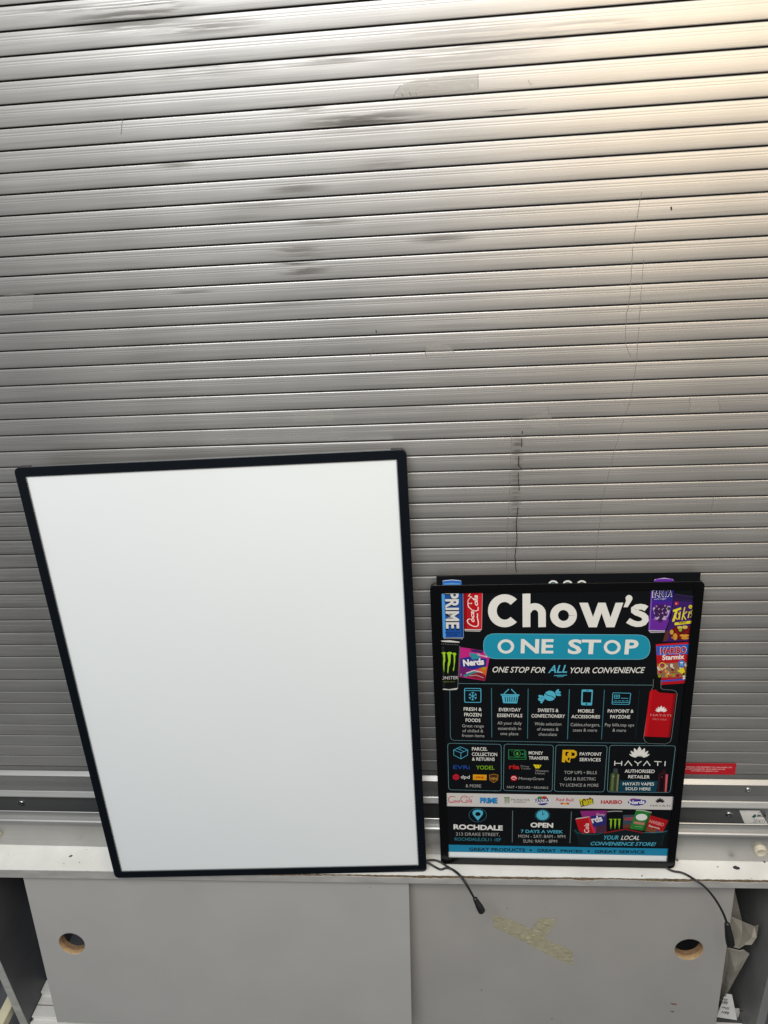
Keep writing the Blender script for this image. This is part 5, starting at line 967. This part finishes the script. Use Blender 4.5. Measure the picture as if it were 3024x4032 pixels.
def add_print(o, prn, mats):
    """join flat printing into the mesh of a sticker"""
    prn.finish(); me = o.data; k = len(me.materials)
    for m in mats: me.materials.append(m)
    b = bmesh.new(); b.from_mesh(me); vs = [b.verts.new(v) for v in prn.V]
    for f, m in zip(prn.F, prn.M):
        try: fc = b.faces.new([vs[i] for i in f]); fc.material_index = k + m
        except ValueError: pass
    b.to_mesh(me); b.free()
red, q = flat_thing('warning_sticker', 'red sticker with pale small print stuck across the lowest slat, right side', 'sticker', (0.30000, -0.00170, 0.17732), (1, 0, 0), (0, 0, 1), [(0.30000, -0.00170, 0.17732), (0.51172, -0.00170, 0.17732), (0.51076, -0.00170, 0.20545), (0.30000, -0.00170, 0.20545)], .0003, M_red)
w_ = q[1][0]; p_ = Print()
for s, xa, xb, zz in (('IT REMAINS THE PROPERTY OF GALLAHER LTD.', 0.1158, 0.2045, 0.0169), ('FOR SERVICE/REPAIR, RING 0800 163 503', 0.1157, 0.1916, 0.0120), ('ON LINE www.gallaher.co.uk', 0.1301, 0.1803, 0.0075)):
    p_.text(s, xa, zz, xb - xa, .0030, 0, 0, .012, 0, .0005)
add_print(red, p_, [M_pinkink])
svc, q = flat_thing('service_label', 'white service label with handwritten date in the dark channel of the floor rail', 'label', (0.54909, -0.00240, 0.04452), (1, 0, 0), (0, 0, 1), [(0.53213, -0.00240, 0.08541), (0.56980, -0.00240, 0.08548), (0.59405, -0.00240, 0.04419), (0.54909, -0.00240, 0.04452)], .0003, M_paper)
p_ = Print(); sw = q[1][0] - q[0][0]; sh_ = q[0][1] - q[3][1]
p_.poly([(sw * .22, sh_ * .62), (sw * .36, sh_ * .80), (sw * .46, sh_ * .66), (sw * .34, sh_ * .50)], .0005, 1)
p_.text('SERVICED BY', sw * .50, sh_ * .84, sw * .42, sh_ * .07, 0, 0, 0, 0, .0005); p_.text('EMCOR', sw * .48, sh_ * .60, sw * .46, sh_ * .17, 0, 0, .03, 0, .0005)
p_.text('20/4/13', sw * .33, sh_ * .22, sw * .62, sh_ * .22, 1, 2, -.01, .2, .0005)
p_.stroke([(sw * .5, sh_ * .06), (sw * .62, sh_ * .12), (sw * .7, sh_ * .03), (sw * .8, sh_ * .10), (sw * .86, sh_ * .04)], .0006, .0005, 2)
add_print(svc, p_, [M_ink, M_teal, M_pen])
# ------------------------------------------------------------------ tape
def crumple(name, label, mw, pts, z, m, amp, group, nrm=1):
    """thin wrinkled strip: the outline is filled, subdivided and creased a little"""
    inv = mw.inverted(); q = [tuple((inv @ Vector(p)).xy) for p in pts]
    b = bmesh.new(); b.faces.new([b.verts.new((x, y, z)) for x, y in q]); bmesh.ops.triangulate(b, faces=b.faces[:])
    for _ in range(4): bmesh.ops.subdivide_edges(b, edges=[e for e in b.edges if e.calc_length() > .006], cuts=1, use_grid_fill=False); bmesh.ops.triangulate(b, faces=b.faces[:])
    for v in b.verts: v.co.z += max(0, rnd.gauss(0, amp)) + amp
    me = bpy.data.meshes.new(name); b.to_mesh(me); b.free(); o = link(name, me, m, None, mw); tag(o, label, 'tape', group); return o
crumple('tape_strip', 'long slanting strip of yellowed tape on the right cabinet door', MWR, [(0.05305, -0.07414, -0.14660), (0.06444, -0.07369, -0.14356), (0.11519, -0.07535, -0.16794), (0.14660, -0.07754, -0.19509), (0.17815, -0.07921, -0.21680), (0.21763, -0.08062, -0.23699), (0.22002, -0.08460, -0.27870), (0.18445, -0.08345, -0.26171), (0.14729, -0.08149, -0.23622), (0.11565, -0.07981, -0.21432), (0.08421, -0.07821, -0.19326), (0.05710, -0.07709, -0.17781)], .0001, M_tape, .0005, 'yellowed tape on the door')
crumple('tape_strip', 'short stub of yellowed tape sticking up from the long slanting strip', MWR, [(0.14837, -0.07296, -0.14774), (0.18266, -0.07255, -0.14828), (0.17696, -0.07437, -0.16637), (0.16019, -0.07800, -0.20176), (0.14683, -0.07890, -0.20919), (0.11658, -0.07871, -0.20296), (0.12831, -0.07676, -0.18435), (0.13841, -0.07498, -0.16735)], .0012, M_tape, .0006, 'yellowed tape on the door')
MWW = frame_matrix((0, -.0017, 0), (1, 0, 0), (0, 0, 1))
for lab, pts, mt in [('cloudy tape remnant with a torn left end, high up on the shutter', [(-0.07276, -0.00170, 1.34639), (-0.06865, -0.00170, 1.35512), (-0.05865, -0.00170, 1.36235), (-0.04175, -0.00170, 1.36541), (-0.00602, -0.00170, 1.36667), (0.03764, -0.00170, 1.36634), (0.03634, -0.00170, 1.34982), (-0.00650, -0.00170, 1.34843), (-0.04253, -0.00170, 1.34708)], 2),
 ('crumpled silvery tape scrap on the middle slats above the blank light box', [(-0.04275, -0.00170, 1.01932), (-0.02547, -0.00170, 1.02274), (-0.00510, -0.00170, 1.01635), (-0.00053, -0.00170, 1.00573), (-0.01570, -0.00170, 1.00427), (-0.02938, -0.00170, 1.00763), (-0.04194, -0.00170, 1.00395)], 1),
 ('squarish clear tape patch with ragged ends near the right edge', [(0.34684, -0.00170, 0.92641), (0.38998, -0.00170, 0.92696), (0.39231, -0.00170, 0.90315), (0.34811, -0.00170, 0.90253)], 0),
 ('long faint tape remnant just above the blank light box', [(-0.25197, -0.00170, 0.92742), (-0.18898, -0.00170, 0.92670), (-0.19223, -0.00170, 0.90707), (-0.25571, -0.00170, 0.90770)], 0),
 ('creased tape remnant at the left picture edge above the blank light box', [(-0.68139, -0.00170, 1.12233), (-0.65079, -0.00170, 1.12633), (-0.62624, -0.00170, 1.12244), (-0.63583, -0.00170, 1.10094), (-0.68785, -0.00170, 1.10056)], 0),
 ('thin faint tape remnant a hand above the poster light box', [(0.10068, -0.00170, 0.90080), (0.13818, -0.00170, 0.91065), (0.15865, -0.00170, 0.88383), (0.11647, -0.00170, 0.88524)], 0)]:
    crumple('tape_remnant', lab, MWW, pts, .0, (M_clear, M_edge_tape, M_frost)[mt], .00022, 'clear tape left on the shutter')
# ------------------------------------------------------------------ crumbs on the worktop
def flake(name, lab, c, r, m, seed):
    g = random.Random(seed); b = bmesh.new(); n = 9; vs = []; top = []
    for i in range(n):
        a = 2 * math.pi * i / n; k = r * g.uniform(.55, 1.1); vs.append(b.verts.new((c[0] + k * math.cos(a) * 1.15, c[1] + k * math.sin(a) * .8, c[2] + .0001))); top.append(b.verts.new((c[0] + k * .6 * math.cos(a), c[1] + k * .5 * math.sin(a), c[2] + r * g.uniform(.25, .6))))
    for i in range(n): b.faces.new((vs[i], vs[(i + 1) % n], top[(i + 1) % n], top[i]))
    b.faces.new(top); b.faces.new(vs[::-1]); me = bpy.data.meshes.new(name); b.to_mesh(me); b.free(); o = link(name, me, m); tag(o, lab, 'debris'); return o
flake('paint_flake', 'brown flake lying on the white worktop left of the blank light box', (-0.81813, -0.07366, 0.00000), .0042, M_chip, 1)
flake('paint_flake', 'black flake on the white worktop below the cream bumper, right end', (0.51756, -0.06403, 0.00000), .0060, M_ink, 2)
flake('crumb', 'tiny dark crumb on the worktop close to the black flake', (0.48404, -0.06269, 0.00000), .0017, M_ink, 3)
flake('crumb', 'tiny dark crumb against the floor rail at the poster box corner', (0.41167, -0.05054, 0.00000), .0026, M_ink, 4)
flake('crumb', 'tiny dark crumb below the bottom edge of the poster light box', (0.33650, -0.08739, 0.00000), .0018, M_ink, 5)
flake('crumb', 'lone dark crumb on the worktop at the far right picture edge', (0.57506, -0.04978, 0.00000), .0022, M_ink, 6)
flake('crumb', 'small speck on the worktop just below the brown flake', (-0.82416, -0.09245, 0.00000), .0015, M_chip, 8)
flake('crumb', 'small speck on the worktop to the lower right of the brown flake', (-0.79256, -0.08849, 0.00000), .0015, M_ink, 9)
# ------------------------------------------------------------------ rubbish in the gap at the right
box_ = thing('cardboard_box', 'crushed grey cardboard box wedged behind the right sliding door', 'cardboard box')
def sheet3(name, rows_, m, parent, thick=.0025, amp=.0005):
    V = []; F = []; w = len(rows_[0])
    for r_ in rows_:
        for p in r_: V.append(tuple(Vector(p) + Vector((rnd.gauss(0, amp), rnd.gauss(0, amp), rnd.gauss(0, amp)))))
    for i in range(len(rows_) - 1):
        for k in range(w - 1): F.append((i * w + k, i * w + k + 1, (i + 1) * w + k + 1, (i + 1) * w + k))
    o = mesh(name, V, F, m, parent); sd = o.modifiers.new('solid', 'SOLIDIFY'); sd.thickness = thick; return o
sheet3('upper_flap', [[(0.55213, 0.02000, -0.24363), (0.56430, 0.01000, -0.24005), (0.58204, -0.00500, -0.23400), (0.59618, -0.03000, -0.21619), (0.59943, -0.03500, -0.20189)], [(0.54707, 0.00000, -0.26887), (0.56067, -0.01000, -0.26068), (0.57698, -0.02500, -0.24513), (0.58637, -0.04500, -0.22582), (0.59510, -0.04500, -0.22698)], [(0.53894, -0.03000, -0.27761), (0.54782, -0.04000, -0.26667), (0.56296, -0.05000, -0.25858), (0.57148, -0.05000, -0.24675), (0.58494, -0.04800, -0.24410)]], M_card, box_)
sheet3('lower_flap', [[(0.53146, -0.03500, -0.27567), (0.54472, -0.04500, -0.26280), (0.56201, -0.05500, -0.25617), (0.57327, -0.05000, -0.25966), (0.58666, -0.04500, -0.27780)], [(0.54219, -0.02000, -0.36700), (0.55631, -0.03500, -0.34755), (0.56342, -0.05000, -0.32670), (0.57120, -0.04500, -0.33391), (0.57689, -0.04000, -0.34467)], [(0.55539, 0.00000, -0.46887), (0.56150, -0.02000, -0.43480), (0.56376, -0.03500, -0.40900), (0.56692, -0.03300, -0.41198), (0.57030, -0.03000, -0.41832)], [(0.56323, 0.01000, -0.53115), (0.56215, -0.01000, -0.49848), (0.56344, -0.02000, -0.48018), (0.56515, -0.02000, -0.47639), (0.56686, -0.02000, -0.47260)]], M_card, box_)
sheet3('rear_panel', [[(0.54197, 0.00000, -0.14114), (0.55541, 0.00000, -0.14680)], [(0.56265, 0.03000, -0.26008), (0.57921, 0.02000, -0.21803)], [(0.57184, 0.04000, -0.30698), (0.60208, 0.03000, -0.29160)]], M_card, box_, amp=.0002)
pl, q = flat_thing('price_label', 'white printed label upside down in the gap under the crushed cardboard', 'label', (0.54710, -0.05000, -0.49227), (1, 0, 0), (0, 0, 1), [(0.55424, -0.05000, -0.40860), (0.56890, -0.05000, -0.41119), (0.59151, -0.05000, -0.50019), (0.54710, -0.05000, -0.49227)], .0004, M_paper)
p_ = Print(); ang_ = 166.1
for s, x, y, w, h in [('B&H', 0.025, 0.0201, 0.0161, 0.0092), ('Silver', 0.023, 0.0355, 0.0171, 0.0082), ('B&H', 0.0171, 0.0558, 0.0148, 0.009), ('Silver', 0.0159, 0.0656, 0.0176, 0.008), ('B&H', 0.0112, 0.0813, 0.0084, 0.0089), ('S', 0.0101, 0.0892, 0.0033, 0.0071)]: p_.text(s, x, y, w, h, ang_, 0, .01, 0, .0007)
add_print(pl, p_, [M_ink])
nail = thing('nail', 'bright steel nail poking from the dark side panel at lower right', 'nail'); V = []; F = []
a_, b_ = Vector((0.61444, -0.02691, -0.50507)), Vector((0.60844, -0.01212, -0.52981)); tube(V, F, [a_, b_], .0010, 8); mesh('shank', V, F, M_steel, nail)
# torn dark lining along the foot of the left side panel, aluminium strips behind it
V = []; F = []; g = random.Random(11); n = 16; A0, A1 = Vector((-1.04058, -0.03082, -0.54600)), Vector((-1.04087, -0.09680, -0.54600))
for i in range(n + 1):
    s = i / n; p = A0 + (A1 - A0) * s; V += [(-1.0452, p.y, p.z + .0004), (p.x + g.uniform(-.010, .010), p.y, p.z + .002 + g.uniform(0, .004))]
for i in range(n): F.append((2 * i, 2 * i + 1, 2 * i + 3, 2 * i + 2))
tl = mesh('torn_lining', V, F, M_inside, None); tag(tl, 'torn dark lining sheet curling on the cabinet floor in the left gap', 'lining')
# ------------------------------------------------------------------ neighbouring bay at the far left
nb = thing('side_shelf', 'dark open shelf bay with cream battens beside the cabinet, lower left corner', 'shelf')
V = []; F = []; box(V, F, -1.62, -1.0655, -.30, .31, -.60, -.585); mesh('floor_board', V, F, M_inside, nb)
for k, (x0_, z0_) in enumerate([(-1.089, -.5), (-1.199, -.5)]):
    V = []; F = []; box(V, F, x0_ - .012, x0_ + .012, -.16, .30, z0_ - .012, z0_ + .012); o = mesh('batten', V, F, M_cream, nb); bevel(o, .002)
